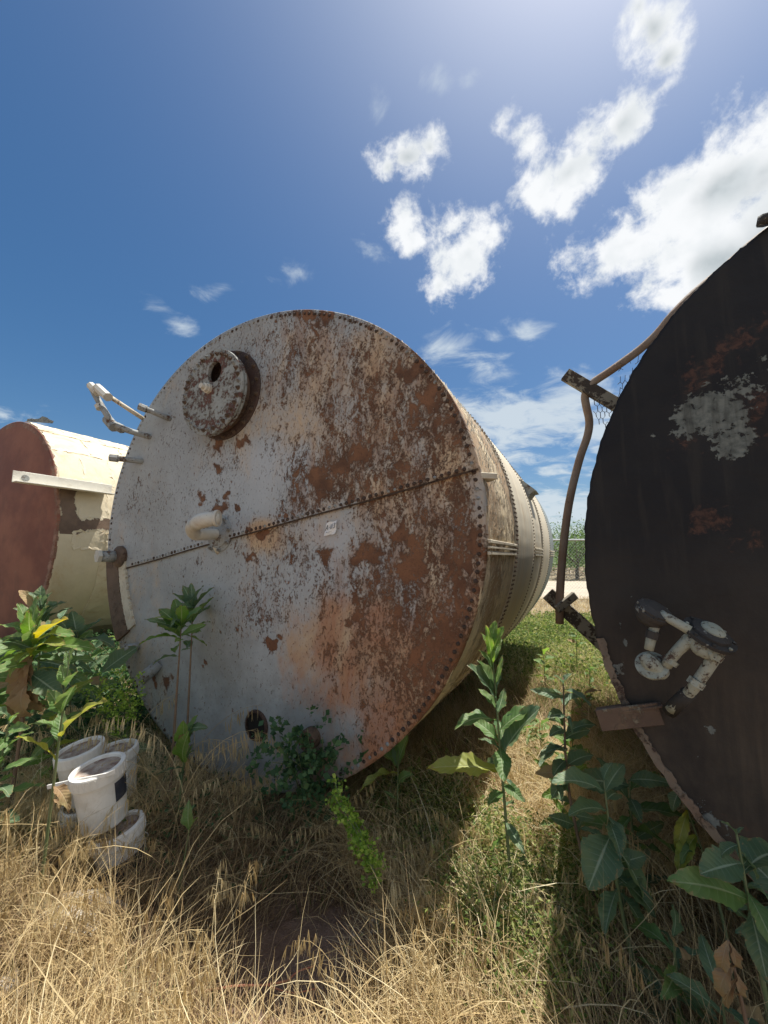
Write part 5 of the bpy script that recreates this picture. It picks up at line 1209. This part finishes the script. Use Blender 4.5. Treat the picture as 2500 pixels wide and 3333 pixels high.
def plant(name, label, base, tip, heroes, auto=None, stem_r=.006, stem_mat='stem', seed=0, group=None, mats=('leaf', 'leaf', 'leaf_blue'), bow=(0, 0)):
    """stem from base to tip; heroes: (px_from, py_from, px_to, py_to, depth change, kind, material, width); auto: (count, first t, last t, length, elevation)"""
    q = random.Random(seed); base = Vector(base); tip = Vector(tip); root = empty(name, base); tag(root, label, 'weed', group)
    mid = base.lerp(tip, .5) + Vector((bow[0], bow[1], 0))
    sp = catmull([base - Vector((0, 0, .03)), mid, tip], 8)
    tube = tube_obj('stem', [p - base for p in sp], [stem_r, stem_r * .8, stem_r * .35], M[stem_mat], root, 6)
    def on_stem(t): f = t * (len(sp) - 1); i = min(int(f), len(sp) - 2); return sp[i].lerp(sp[i + 1], f - i)
    for h in heroes:
        (x0, y0, x1, y1, dy, kd, mt) = h[:7]; wf = h[7] if len(h) > 7 else 1.0; roll = h[8] if len(h) > 8 else q.uniform(-.3, .3)
        Y0 = base.y
        a = at_Y(x0, y0, Y0); t = max(0, min(1, (a.z - base.z) / max(.01, tip.z - base.z))); a = on_stem(t)
        b = at_Y(x1, y1, a.y + dy); put_leaf(root, a, b, kd, mt, roll, wf)
    for (cnt, ta, tb, ln, el) in (auto or []):
        a0 = q.uniform(0, 6.28)
        for k in range(cnt):
            t = ta + (tb - ta) * k / max(1, cnt - 1); p = on_stem(t); az = a0 + k * 2.4 + q.uniform(-.3, .3); L = ln * q.uniform(.5, 1.25); e_ = el + q.uniform(-.5, .4)
            d = Vector((math.cos(az) * math.cos(e_), math.sin(az) * math.cos(e_), math.sin(e_)))
            put_leaf(root, p + d * .003, p + d * L, q.choice('aabcclx'), 'leaf_dead' if q.random() < .05 else q.choice(mats), q.uniform(-.8, .8), q.uniform(.75, 1.2))
    return root
def GX(px, Y): p = at_Y(px, 2000, Y); return Vector((p.x, Y, gz(p.x, Y)))
GW = 'tall leafy weeds'
# tall plant at the centre right
plant('wild_lettuce', 'tall pale green weed standing alone in sun right of the grey tank end', GX(1640, 1.98), at_Y(1598, 2075, 1.98), [
    (1598, 2110, 1612, 2022, .02, 'c', 'leaf_bright', 1.0), (1600, 2130, 1638, 2040, -.02, 'c', 'leaf_bright', 1.0), (1596, 2150, 1572, 2060, .03, 'a', 'leaf_bright', .8), (1600, 2160, 1630, 2078, .05, 'a', 'leaf', .8), (1592, 2170, 1584, 2040, -.03, 'd', 'leaf_bright', .8),
    (1590, 2190, 1565, 2115, .0, 'a', 'leaf', 1.1), (1592, 2230, 1634, 2140, -.02, 'd', 'leaf', .7), (1590, 2260, 1560, 2150, .02, 'c', 'leaf', 1.3), (1588, 2275, 1530, 2165, -.04, 'c', 'leaf_blue', 1.4), (1594, 2262, 1636, 2130, .03, 'd', 'leaf_blue', .6),
    (1594, 2320, 1642, 2245, -.05, 'l', 'leaf_blue', 1.3), (1592, 2310, 1560, 2240, .05, 'a', 'leaf'), (1596, 2352, 1478, 2352, -.08, 'b', 'leaf', 1.15), (1598, 2420, 1530, 2330, .1, 'b', 'leaf', 1.0), (1604, 2385, 1742, 2292, -.04, 'a', 'leaf', 1.1), (1606, 2465, 1752, 2300, -.10, 'c', 'leaf_blue', 1.05),
    (1602, 2508, 1398, 2492, -.05, 'l', 'leaf_half', 1.1), (1612, 2555, 1705, 2605, -.08, 'w', 'leaf', .9), (1608, 2440, 1560, 2400, .08, 'a', 'leaf_blue'), (1606, 2350, 1640, 2410, .12, 'b', 'leaf_blue')], [(8, .25, .6, .13, -.5)], .0085, seed=1, group=GW)
# pair of stems in front of the grey end
plant('wild_lettuce', 'rosette topped weed on a brown stem in front of the grey tank end', GX(588, 2.75), at_Y(590, 2035, 2.75), [
    (590, 2080, 446, 2085, -.15, 'b', 'leaf_bright', .8), (590, 2050, 508, 1998, -.1, 'b', 'leaf_bright', 1.2), (592, 2050, 520, 1978, 0, 'a', 'leaf', 1.2), (592, 2030, 592, 1970, -.15, 'c', 'leaf_bright', .8), (594, 2050, 655, 1975, .02, 'c', 'leaf', 1.1), (592, 2040, 570, 1950, .1, 'c', 'leaf')],
    [(9, .93, 1.0, .19, .55), (5, .82, .95, .16, .0)], .010, 'stem_brown', seed=2, group=GW)
plant('wild_lettuce', 'taller dark rosette weed whose stem stands behind the brown stemmed one', GX(632, 2.95), at_Y(628, 1985, 2.95), [
    (628, 1980, 692, 1912, .0, 'c', 'leaf_blue', 1.0), (630, 1990, 655, 1905, -.05, 'a', 'leaf_blue'), (628, 1985, 598, 1905, .0, 'a', 'leaf_blue', 1.1), (626, 1990, 566, 1932, -.05, 'c', 'leaf_blue'), (628, 1970, 622, 1900, .02, 'd', 'leaf_blue', 1.3), (628, 2030, 690, 1945, 0, 'c', 'leaf', .9)],
    [(8, .9, 1.0, .18, .6), (4, .78, .9, .14, .1)], .009, 'stem_brown', seed=3, group=GW, mats=('leaf_blue', 'leaf'))
# stem in front of the buckets
plant('wild_lettuce', 'slim leafy weed rising in front of the white buckets, its lowest leaf browned', GX(212, 1.95), at_Y(228, 2125, 1.95), [
    (226, 2165, 236, 2108, 0, 'd', 'leaf', 1.3), (226, 2180, 214, 2120, .02, 'd', 'leaf', 1.1), (224, 2235, 200, 2165, .0, 'c', 'leaf', 1.2), (226, 2240, 250, 2185, -.02, 'c', 'leaf', 1.2), (222, 2330, 160, 2245, -.03, 'a', 'leaf', 1.3), (224, 2320, 240, 2232, -.05, 'c', 'leaf', 1.3),
    (220, 2385, 102, 2345, -.06, 'b', 'leaf', 1.35), (222, 2400, 332, 2272, -.10, 'l', 'leaf_half', .75), (216, 2475, 68, 2392, -.10, 'l', 'leaf_half', .7), (222, 2420, 200, 2310, .08, 'a', 'leaf'), (222, 2560, 238, 2640, -.05, 'x', 'leaf_dead', 1.2), (216, 2600, 204, 2640, 0, 'x', 'leaf_dead')], None, .0075, seed=4, group=GW)
# rosettes at the left
plant('sow_thistle', 'rosette weed at the left edge with one yellow leaf and dead brown leaves', GX(95, 2.55), at_Y(110, 2085, 2.55), [
    (120, 2090, 212, 2012, -.08, 'c', 'leaf_yellow', 1.0), (115, 2110, 232, 2045, -.1, 'b', 'leaf', .9), (120, 2140, 200, 2075, -.14, 'b', 'leaf_half', .9), (130, 2150, 298, 2085, -.12, 'b', 'leaf_bright', .75), (110, 2080, 0, 2020, -.05, 'b', 'leaf', 1.1), (110, 2070, 62, 1965, 0, 'c', 'leaf'), (112, 2070, 118, 1940, .02, 'a', 'leaf', 1.1),
    (114, 2080, 150, 1975, .0, 'c', 'leaf'), (105, 2100, -30, 2085, -.1, 'b', 'leaf', 1.1), (100, 2110, 20, 2200, -.15, 'b', 'leaf_half', 1.0), (110, 2090, 90, 1990, -.1, 'a', 'leaf_bright', .9), (105, 2130, 60, 2290, 0, 'x', 'leaf_dead', 1.6), (110, 2150, 95, 2330, .02, 'x', 'leaf_dead', 1.6), (115, 2160, 120, 2350, .04, 'x', 'leaf_dead', 1.5), (108, 2200, 70, 2370, -.04, 'x', 'leaf_dead', 1.5), (112, 2200, 130, 2330, .03, 'b', 'leaf_dead', 1.0), (104, 2220, 50, 2360, .1, 'b', 'leaf_dead', 1.0)],
    [(12, .90, 1.0, .24, .35), (7, .78, .92, .24, -.25)], .012, 'stem_brown', seed=5, group=GW)
plant('sow_thistle', 'dark green rosette weed in front of the red oxide tank end, behind the yellow leaf', GX(150, 3.3), at_Y(140, 1985, 3.3), [
    (140, 1980, 130, 1905, 0, 'w', 'leaf_blue', .9), (142, 1985, 165, 1925, 0, 'w', 'leaf_blue', .9), (140, 1990, 100, 1925, -.05, 'w', 'leaf_blue', .9), (145, 2000, 210, 1955, 0, 'w', 'leaf_blue', .9)], [(14, .80, 1.0, .24, .5), (10, .55, .8, .26, .1)], .012, seed=6, group=GW, mats=('leaf_blue', 'leaf_blue', 'leaf'))
plant('sow_thistle', 'dark long leaved weed in front of the cream shell, behind the buckets', GX(250, 3.4), at_Y(255, 2050, 3.4), [
    (250, 2080, 330, 2015, .0, 'c', 'leaf_blue', 1.1), (250, 2100, 375, 2085, -.1, 'b', 'leaf_blue', 1.0), (250, 2080, 235, 1990, .0, 'c', 'leaf_blue', 1.3), (250, 2090, 190, 2010, .0, 'w', 'leaf_blue')], [(12, .6, 1.0, .26, .3), (9, .3, .65, .30, .0)], .011, seed=7, group=GW, mats=('leaf_blue', 'leaf_blue', 'leaf'))
plant('sow_thistle', 'bushy green weed low at the left edge beside the buckets', GX(20, 2.25), at_Y(30, 2345, 2.25), [(30, 2350, 60, 2318, 0, 'w', 'leaf_bright', .8)], [(16, .55, 1.0, .17, .5), (12, .2, .6, .18, .1)], .009, seed=8, group=GW)
plant('sow_thistle', 'shaded leafy weed filling the left edge behind the big rosette', GX(-40, 2.95), at_Y(-40, 2130, 2.95), [], [(16, .6, 1.0, .3, .4), (10, .25, .6, .3, .1)], .012, seed=81, group=GW, mats=('leaf_blue', 'leaf'))
plant('sow_thistle', 'low dark weed in the gap between the cream shell and the grey end', GX(330, 3.3), at_Y(330, 2190, 3.3), [], [(14, .3, 1.0, .24, .4)], .009, seed=82, group=GW, mats=('leaf_blue', 'leaf_blue', 'leaf'))
plant('sow_thistle', 'small bushy weed in the dry grass between the buckets and the brown stem', GX(612, 2.5), at_Y(612, 2375, 2.5), [(612, 2420, 640, 2330, 0, 'c', 'leaf', 1.1), (612, 2440, 596, 2350, -.05, 'c', 'leaf_bright', 1.2), (614, 2480, 604, 2390, -.1, 'w', 'leaf_bright', .8)], [(9, .5, 1.0, .13, .7)], .007, seed=9, group=GW)
plant('sow_thistle', 'single upright spoon shaped leaf in the shaded dry grass below the grey tank end', GX(625, 2.02), at_Y(620, 2680, 2.02), [(622, 2700, 612, 2608, 0, 'w', 'leaf', .75), (622, 2710, 640, 2660, 0, 'a', 'leaf_half', .8)], None, .005, seed=10, group=GW)
plant('sow_thistle', 'leafy weed growing under the lower right rim of the grey tank end', GX(1290, 2.45), at_Y(1296, 2445, 2.45), [(1296, 2500, 1225, 2430, -.05, 'c', 'leaf', 1.2), (1296, 2490, 1326, 2395, 0, 'c', 'leaf', 1.0), (1296, 2520, 1165, 2560, -.15, 'b', 'leaf_half', .6), (1296, 2500, 1290, 2400, .05, 'c', 'leaf_blue')], [(4, .5, 1.0, .14, .6)], .007, seed=11, group=GW)
# dark plants at the right
plant('wild_lettuce', 'dark leafy weed column in front of the black tank, beside the sunny strip', GX(1905, 1.95), at_Y(1832, 2205, 2.05), [
    (1838, 2240, 1860, 2190, 0, 'w', 'leaf_blue', .8), (1838, 2250, 1806, 2195, -.02, 'w', 'leaf_blue', .8), (1845, 2290, 1790, 2245, 0, 'w', 'leaf_blue', .9), (1850, 2310, 1905, 2262, 0, 'c', 'leaf_blue', 1.0), (1850, 2350, 1785, 2330, -.05, 'w', 'leaf_blue', .9), (1856, 2390, 1800, 2320, .05, 'w', 'leaf'),
    (1860, 2400, 1790, 2390, -.05, 'w', 'leaf_blue', .9), (1862, 2430, 1920, 2370, 0, 'w', 'leaf_blue'), (1868, 2470, 1780, 2440, -.06, 'w', 'leaf_blue', .9), (1870, 2500, 1800, 2520, -.05, 'w', 'leaf_blue', 1.0), (1872, 2520, 1930, 2450, 0, 'w', 'leaf_blue'), (1880, 2560, 1796, 2590, -.06, 'w', 'leaf_blue')], [(16, .35, .95, .16, .1)], .009, 'stem_brown', seed=12, group=GW, mats=('leaf_blue',), bow=(-.06, 0))
plant('wild_lettuce', 'weed with big broad hanging leaves in the shade below the black tank', GX(2010, 1.62), at_Y(1965, 2540, 1.75), [
    (1968, 2600, 1990, 2480, 0, 'w', 'leaf_blue', .9), (1970, 2640, 2030, 2480, .05, 'w', 'leaf_blue', .8), (1975, 2640, 1800, 2530, .0, 'w', 'leaf_blue', .9), (1975, 2700, 1850, 2640, -.02, 'w', 'leaf_blue', .9), (1985, 2720, 2040, 2760, -.08, 'w', 'leaf_blue', .9), (1990, 2780, 1916, 2890, -.10, 'w', 'leaf_blue', 1.15), (1990, 2800, 2050, 2740, -.04, 'w', 'leaf_blue'),
    (2000, 2800, 2120, 2960, -.05, 'w', 'leaf_blue', 1.0), (2005, 2900, 2150, 2990, -.06, 'w', 'leaf_blue', .8), (2010, 2950, 2120, 3060, -.06, 'w', 'leaf_blue', .8), (2000, 2930, 2090, 2850, 0, 'w', 'leaf_blue', 1.1)], [(6, .4, .9, .16, .0)], .009, seed=13, group=GW, mats=('leaf_blue',), bow=(-.02, 0))
plant('wild_lettuce', 'curved dark stem with a twisted pale leaf in front of the black tank rim', GX(2300, 1.55), at_Y(2215, 2570, 1.75), [
    (2220, 2600, 2195, 2580, 0, 'a', 'leaf_blue', 1.4), (2222, 2620, 2245, 2560, 0, 'w', 'leaf_blue', .9), (2226, 2650, 2186, 2640, 0, 'w', 'leaf_blue', .9), (2230, 2680, 2250, 2610, 0, 'w', 'leaf_blue', .8), (2250, 2740, 2195, 2790, -.04, 'x', 'leaf_half', 1.0), (2280, 2820, 2190, 2850, -.03, 'x', 'leaf_half', 1.2), (2290, 2860, 2200, 2800, -.04, 'x', 'leaf', 1.0)], None, .007, 'stem', seed=14, group=GW, bow=(.03, 0))
plant('wild_lettuce', 'large leafy weed in the lower right corner with long spreading leaves', GX(2400, 1.28), at_Y(2395, 2700, 1.36), [
    (2385, 2780, 2350, 2670, 0, 'w', 'leaf_blue', .6), (2385, 2780, 2420, 2690, 0, 'w', 'leaf_blue', .6), (2385, 2810, 2335, 2790, 0, 'w', 'leaf_blue', .8), (2388, 2870, 2285, 2840, -.03, 'c', 'leaf_blue', 1.4), (2388, 2880, 2440, 2790, .02, 'w', 'leaf_blue', .8), (2385, 2990, 2190, 2860, -.02, 'a', 'leaf', 1.0), (2388, 2950, 2480, 2880, -.02, 'a', 'leaf_blue', 1.0),
    (2390, 2960, 2540, 3120, -.1, 'a', 'leaf', 1.0), (2390, 3000, 2330, 2900, .04, 'a', 'leaf_blue'), (2395, 3020, 2500, 3200, -.08, 'a', 'leaf_blue', 1.1), (2388, 2900, 2560, 2760, .08, 'w', 'leaf_blue', .8), (2385, 2830, 2470, 2860, 0, 'a', 'leaf_blue')], [(4, .4, .8, .15, .3)], .009, seed=15, group=GW, mats=('leaf_blue',))
plant('wild_lettuce', 'withered reddish weed with curled dead leaves at the bottom right corner', GX(2365, 1.18), at_Y(2370, 3060, 1.2), [
    (2370, 3070, 2392, 3180, 0, 'x', 'leaf_dead', 1.3), (2370, 3080, 2340, 3190, 0, 'x', 'leaf_dead', 1.3), (2368, 3160, 2325, 3260, 0, 'x', 'leaf_dead', 1.4), (2368, 3180, 2405, 3270, 0, 'x', 'leaf_dead', 1.3), (2368, 3210, 2350, 3300, 0, 'x', 'leaf_dead')], None, .008, 'stem_brown', seed=16, group=GW)
def auto_plant(label, px, Y, h, spec, seed, mats, lean=(0, 0), r_=.008, sm='stem'):
    b = GX(px, Y); plant('wild_lettuce', label, b, b + Vector((lean[0], lean[1], h)), [], spec, r_, sm, seed, GW, mats)
auto_plant('bushy weed wedged beneath the black tank rim, behind the broad hanging leaves', 2010, 2.0, .60, [(20, .15, 1.0, .22, .25)], 101, ('leaf_blue', 'leaf'))
auto_plant('low leafy weed beneath the lower rim of the black tank, nearest its pale flakes', 2110, 1.50, .34, [(14, .1, 1.0, .17, .3)], 102, ('leaf_blue', 'leaf'))
auto_plant('small broad leaved weed between the hanging leaves and the spreading corner weed', 2240, 1.35, .30, [(12, .1, 1.0, .16, .3)], 103, ('leaf_blue', 'leaf'))
auto_plant('dark leaves crowding the right edge below the black tank', 2490, 1.42, .55, [(16, .2, 1.0, .20, .2)], 104, ('leaf_blue',))
auto_plant('leafy weed half in sun at the shadow edge, right of the lone pale weed', 1800, 2.35, .42, [(18, .1, 1.0, .15, .4)], 105, ('leaf', 'leaf_bright'))
auto_plant('yellowish leafy weed among the left rosettes, behind the slim bucket weed', 215, 2.75, .95, [(16, .55, 1.0, .20, .35), (8, .2, .5, .2, 0)], 106, ('leaf', 'leaf_bright', 'leaf_half'))
auto_plant('tall bright rosette weed cut by the left edge of the view', 5, 2.7, 1.02, [(18, .6, 1.0, .24, .4)], 107, ('leaf', 'leaf_bright'))
auto_plant('dark bushy weed in the gap behind the rusty banded rim', 300, 3.9, .85, [(22, .2, 1.0, .26, .3)], 108, ('leaf_blue', 'leaf'))
auto_plant('dark weed at the foot of the cream shell, leftmost of those in the gap', 200, 4.3, .95, [(22, .2, 1.0, .30, .3)], 109, ('leaf_blue', 'leaf'))
auto_plant('small dark weed at the foot of the rusty banded rim', 430, 3.1, .36, [(16, .1, 1.0, .18, .4)], 110, ('leaf_blue', 'leaf'))
# weeds further down the strip
for k, (px, py, Y, h, lb) in enumerate([(1866, 0, 5.4, .62, 'leafy weed behind the clamp on the bent rail, seen against the dirt road'), (1905, 0, 4.6, .40, 'small leafy weed at the edge of the black tank below the rail crossbar'), (1765, 0, 4.8, .50, 'bright weed at the shadow edge under the far end of the cream shell'), (1870, 0, 3.9, .36, 'sunlit weed midway down the strip between the tanks'),
        (1745, 0, 3.2, .34, 'bright leafy weed beside the shadow of the cream shell'), (1830, 0, 2.9, .40, 'green weed behind the dark leafy column'), (1700, 0, 3.5, .22, 'low weed at the rim of the shadow under the cream shell')]):
    b = GX(px, Y); plant('sow_thistle', lb, b, b + Vector((rnd.uniform(-.04, .04), 0, h)), [], [(16, .15, 1.0, .15 if k > 1 else .11, .35)], .006, seed=30 + k, group='leafy weeds in the sunny strip', mats=('leaf_bright', 'leaf'))

# ---- small-leaved herbs
def herb(name, label, stems, mat, leaf=.02, per=38, seed=0, cat='herb', spread=.03):
    r2 = np.random.RandomState(seed); b = Vector(stems[0][0]); root = empty(name, b); tag(root, label, cat)
    bm = bmesh.new(); C = []
    for pts in stems:
        P = catmull(pts, 5); add_tube(bm, [p - b for p in P], .0022, 5)
        for k in range(per):
            f = r2.uniform(.12, 1) * (len(P) - 1); i = min(int(f), len(P) - 2); p = P[i].lerp(P[i + 1], f - i) - b
            c = np.array(p) + r2.normal(size=3) * spread; C.append(c[None] + r2.normal(size=(9, 3)) * leaf * .45)
    link('stem', bm_mesh('stem', bm), M['stem'], root); leaf_cards('foliage', np.vstack(C), leaf, M[mat], root, elong=1.25)
herb('bright_herb', 'lime green small leaved herb trailing through the sunny grass below the grey tank end', [[at_Y(1230, 2880, 1.95), at_Y(1190, 2740, 2.02), at_Y(1120, 2620, 2.12), at_Y(1090, 2548, 2.18)], [at_Y(1240, 2880, 1.94), at_Y(1200, 2800, 1.98), at_Y(1170, 2700, 2.05)], [at_Y(1220, 2840, 1.95), at_Y(1150, 2690, 2.05), at_Y(1085, 2590, 2.15)]], 'herb', .020, 34, 1)
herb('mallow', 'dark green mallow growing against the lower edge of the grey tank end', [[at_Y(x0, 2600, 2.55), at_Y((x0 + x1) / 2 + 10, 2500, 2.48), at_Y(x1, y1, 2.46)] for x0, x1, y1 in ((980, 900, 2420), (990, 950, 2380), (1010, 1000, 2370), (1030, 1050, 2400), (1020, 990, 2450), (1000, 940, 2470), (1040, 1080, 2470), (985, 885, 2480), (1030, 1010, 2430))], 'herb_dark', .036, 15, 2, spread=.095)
herb('small_weed', 'fine green weed by the lower left rim of the grey tank end', [[at_Y(x0, 2400, 2.95), at_Y((x0 + x1) / 2, 2300, 2.95), at_Y(x1, y1, 2.95)] for x0, x1, y1 in ((390, 350, 2200), (400, 400, 2190), (410, 430, 2230), (380, 330, 2260))], 'herb', .018, 40, 3, spread=.05)
herb('seeding_weed', 'thin weed with tiny pale seed heads beside the bare dirt patch', [[at_Y(1238, 3120, 1.75), at_Y(1236, 3040, 1.78), at_Y(1232, 2985, 1.78)], [at_Y(1236, 3060, 1.77), at_Y(1220, 3000, 1.78)], [at_Y(1150, 3150, 1.7), at_Y(1120, 3090, 1.72), at_Y(1180, 3040, 1.72)]], 'brush', .010, 12, 4, spread=.008)

# ================================================================== BUCKETS AND DEBRIS
def bucket(label, base, h, r0, r1, tilt=(0, 0), lid=True, band=None, strip_=None, seed=0, lid_tilt=(0, 0), flange=True):
    root = empty('plastic_bucket', base); root.rotation_euler = (tilt[0], tilt[1], seed * 1.3); tag(root, label, 'bucket', 'white plastic buckets')
    prof = [(0, 0), (r0 * .97, 0), (r0, .006), (r0 + (r1 - r0) * .8, h * .80), (r1 + .004, h * .805), (r1 + .005, h * .83), (r1 + .0015, h * .835), (r1, h * .90), (r1 + .004, h * .905), (r1 + .004, h * .92), (r1, h * .925), (r1, h)]
    lathe_obj('body', prof + [(r1 - .004, h), (r0 - .004, .01), (0, .01)], M['bucket'], root, 48, smooth=False)
    if lid:
        pr = [(0, h - .012), (.02, h - .010), (.035, h - .014), (.05, h - .010), (r1 * .86, h - .012), (r1 * .88, h + .010), (r1 * .93, h + .013), (r1 * 1.05, h + .010), (r1 * 1.07, h + .004), (r1 * 1.07, h - .045), (r1 * 1.05, h - .048)]
        lo = lathe_obj('lid', pr, M['bucket'], root, 56)
        lathe_obj('mud_film', [(0, h - .0085), (.02, h - .0065), (.035, h - .0105), (.05, h - .0065), (r1 * .84, h - .0085), (r1 * .865, h - .004)], M['lid_dirt'], lo, 48)
        bm = bmesh.new()
        for k in range(30):
            t = 2 * math.pi * k / 30; add_box(bm, ((r1 * 1.072) * math.cos(t), (r1 * 1.072) * math.sin(t), h - .022), (.003, .004, .042), Matrix.Rotation(t, 3, 'Z'))
        tag(link('lid_rib', bm_mesh('lid_rib', bm), M['bucket'], lo), kind='stuff')
    for o_ in root.children: pass
    # bail handle
    pts = [Vector(((r1 + .008) * math.cos(t), (r1 + .008) * math.sin(t), h * .78 - .10 * math.sin((t - .2) / (math.pi - .4) * math.pi))) for t in [(.2 + (math.pi - .4) * k / 10) for k in range(11)]]
    tube_obj('bail', pts, .0025, M['galv'], root, 6)
    if band:
        a0, a1, z0_, z1_ = band; bm = bmesh.new(); pr_ = None
        for k in range(17):
            t = a0 + (a1 - a0) * k / 16; f0, f1 = z0_ / h, z1_ / h; ra_ = r0 + (r1 - r0) * f0 + .0025; rb_ = r0 + (r1 - r0) * f1 + .0025
            row = (bm.verts.new((ra_ * math.cos(t), ra_ * math.sin(t), z0_)), bm.verts.new((rb_ * math.cos(t), rb_ * math.sin(t), z1_)))
            if pr_: bm.faces.new((pr_[0], row[0], row[1], pr_[1]))
            pr_ = row
        link('printed_label', bm_mesh('printed_label', bm), M['dark_label'], root)
    return root
def bk(px, py, Y, drop): p = at_Y(px, py, Y); return (p.x, Y, p.z - drop)
BH, B0, B1 = .285, .103, .117
bu1 = bucket('front white lidded bucket with a muddy top, on the upper level of the stack', bk(356, 2486, 2.22, BH), BH, B0, B1, (R(7), R(-7)), True, (R(-22), R(25), .12, .22))
bu2 = bucket('rear white lidded bucket, upper level, left of and behind the muddy topped one', bk(296, 2427, 2.50, BH), BH, B0, B1, (R(7), R(-8)), True)
pB = bk(425, 2700, 2.24, .0); bu3 = bucket('bottom bucket in the grass under the front one, dark label band on its side', (pB[0], 2.24, bk(356, 2486, 2.22, BH)[2] - BH - .03), BH, B0, B1, (R(4), R(-12)), True, (R(-95), R(10), .06, .17))
pB = bk(296, 2600, 2.48, .0); bu4 = bucket('bottom bucket half buried under the rear one, mostly hidden', (pB[0], 2.48, bk(296, 2427, 2.50, BH)[2] - BH - .02), BH, B0, B1, (R(3), R(-4)), True)
pB = bk(394, 2436, 2.68, BH); bu5 = bucket('white bucket farthest back in the stack, only its lid edge showing', pB, BH, B0, B1, (R(4), R(-4)), True)
# loose plastic strip hooked over the front bucket
sroot = empty('plastic_strip', at_Y(160, 2560, 2.05)); tag(sroot, 'thin white plastic strip sticking out left from the front bucket', 'strip')
bm = bmesh.new(); ps = [at_Y(155, 2562, 2.12), at_Y(230, 2545, 2.10), at_Y(300, 2532, 2.09), at_Y(345, 2523, 2.09), at_Y(376, 2510, 2.10)]
for a, b in zip(ps[:-1], ps[1:]): add_beam(bm, a - sroot.location, b - sroot.location, .008, .020, bev=.001)
link('strip', bm_mesh('strip', bm), M['bucket'], sroot)

def lump(name, label, cat, px, py, Y, sz, mat, seed):
    root = empty(name, at_Y(px, py, Y)); root.location.z = gz(root.location.x, Y) - sz[2] * .3; tag(root, label, cat)
    bm = bmesh.new(); bmesh.ops.create_icosphere(bm, subdivisions=3, radius=1.0)
    for v in bm.verts:
        n_ = 1 + .35 * fbm(v.co.x, v.co.y, v.co.z + seed, 1.3, 3) + .12 * nz(v.co.x, v.co.y, v.co.z + seed, 5); v.co = Vector((v.co.x * sz[0] * n_, v.co.y * sz[1] * n_, sz[2] * (1 + v.co.z * n_)))
    link('body', bm_mesh('body', bm), mat, root); return root
lump('crumpled_sheet', 'crumpled pale sheet half hidden in sunny straw in front of the buckets', 'rubble', 215, 2800, 1.84, (.14, .07, .075), M['plastic_sheet'], 1)
lump('concrete_lump', 'small pale stone at the bottom edge below the bare dirt patch', 'rubble', 760, 3270, 1.56, (.035, .022, .015), M['concrete'], 2)
lump('concrete_lump', 'dull brown slab fragment leaning against the foot of the bucket stack', 'rubble', 300, 2700, 1.92, (.16, .05, .08), M['concrete'], 3)
lump('concrete_lump', 'grey stone at the left edge low in the straw', 'rubble', 30, 3060, 1.62, (.07, .05, .06), M['concrete'], 4)
# reddish dead twig on the ground
tw = on_ground(760, 3250); tr_ = empty('dead_twig', tw); tag(tr_, 'reddish dead twig lying on the straw below the bare dirt patch', 'twig')
def G2(px, py, dz): p = on_ground(px, py); return p + Vector((0, 0, dz)) - tw
bm = bmesh.new(); add_tube(bm, [G2(640, 3240, .03), G2(760, 3235, .06), G2(860, 3232, .07), G2(935, 3222, .08)], .0035, 6, True, 4); add_tube(bm, [G2(935, 3222, .08), G2(970, 3195, .09), G2(1022, 3185, .10)], .003, 6, True, 3); add_tube(bm, [G2(870, 3232, .07), G2(950, 3245, .06), G2(1030, 3225, .06)], .002, 6, True, 3)
twm = mat_plain('red_twig', (.32, .12, .08), (.40, .20, .12), 20, .7); link('twig', bm_mesh('twig', bm), twm, tr_)
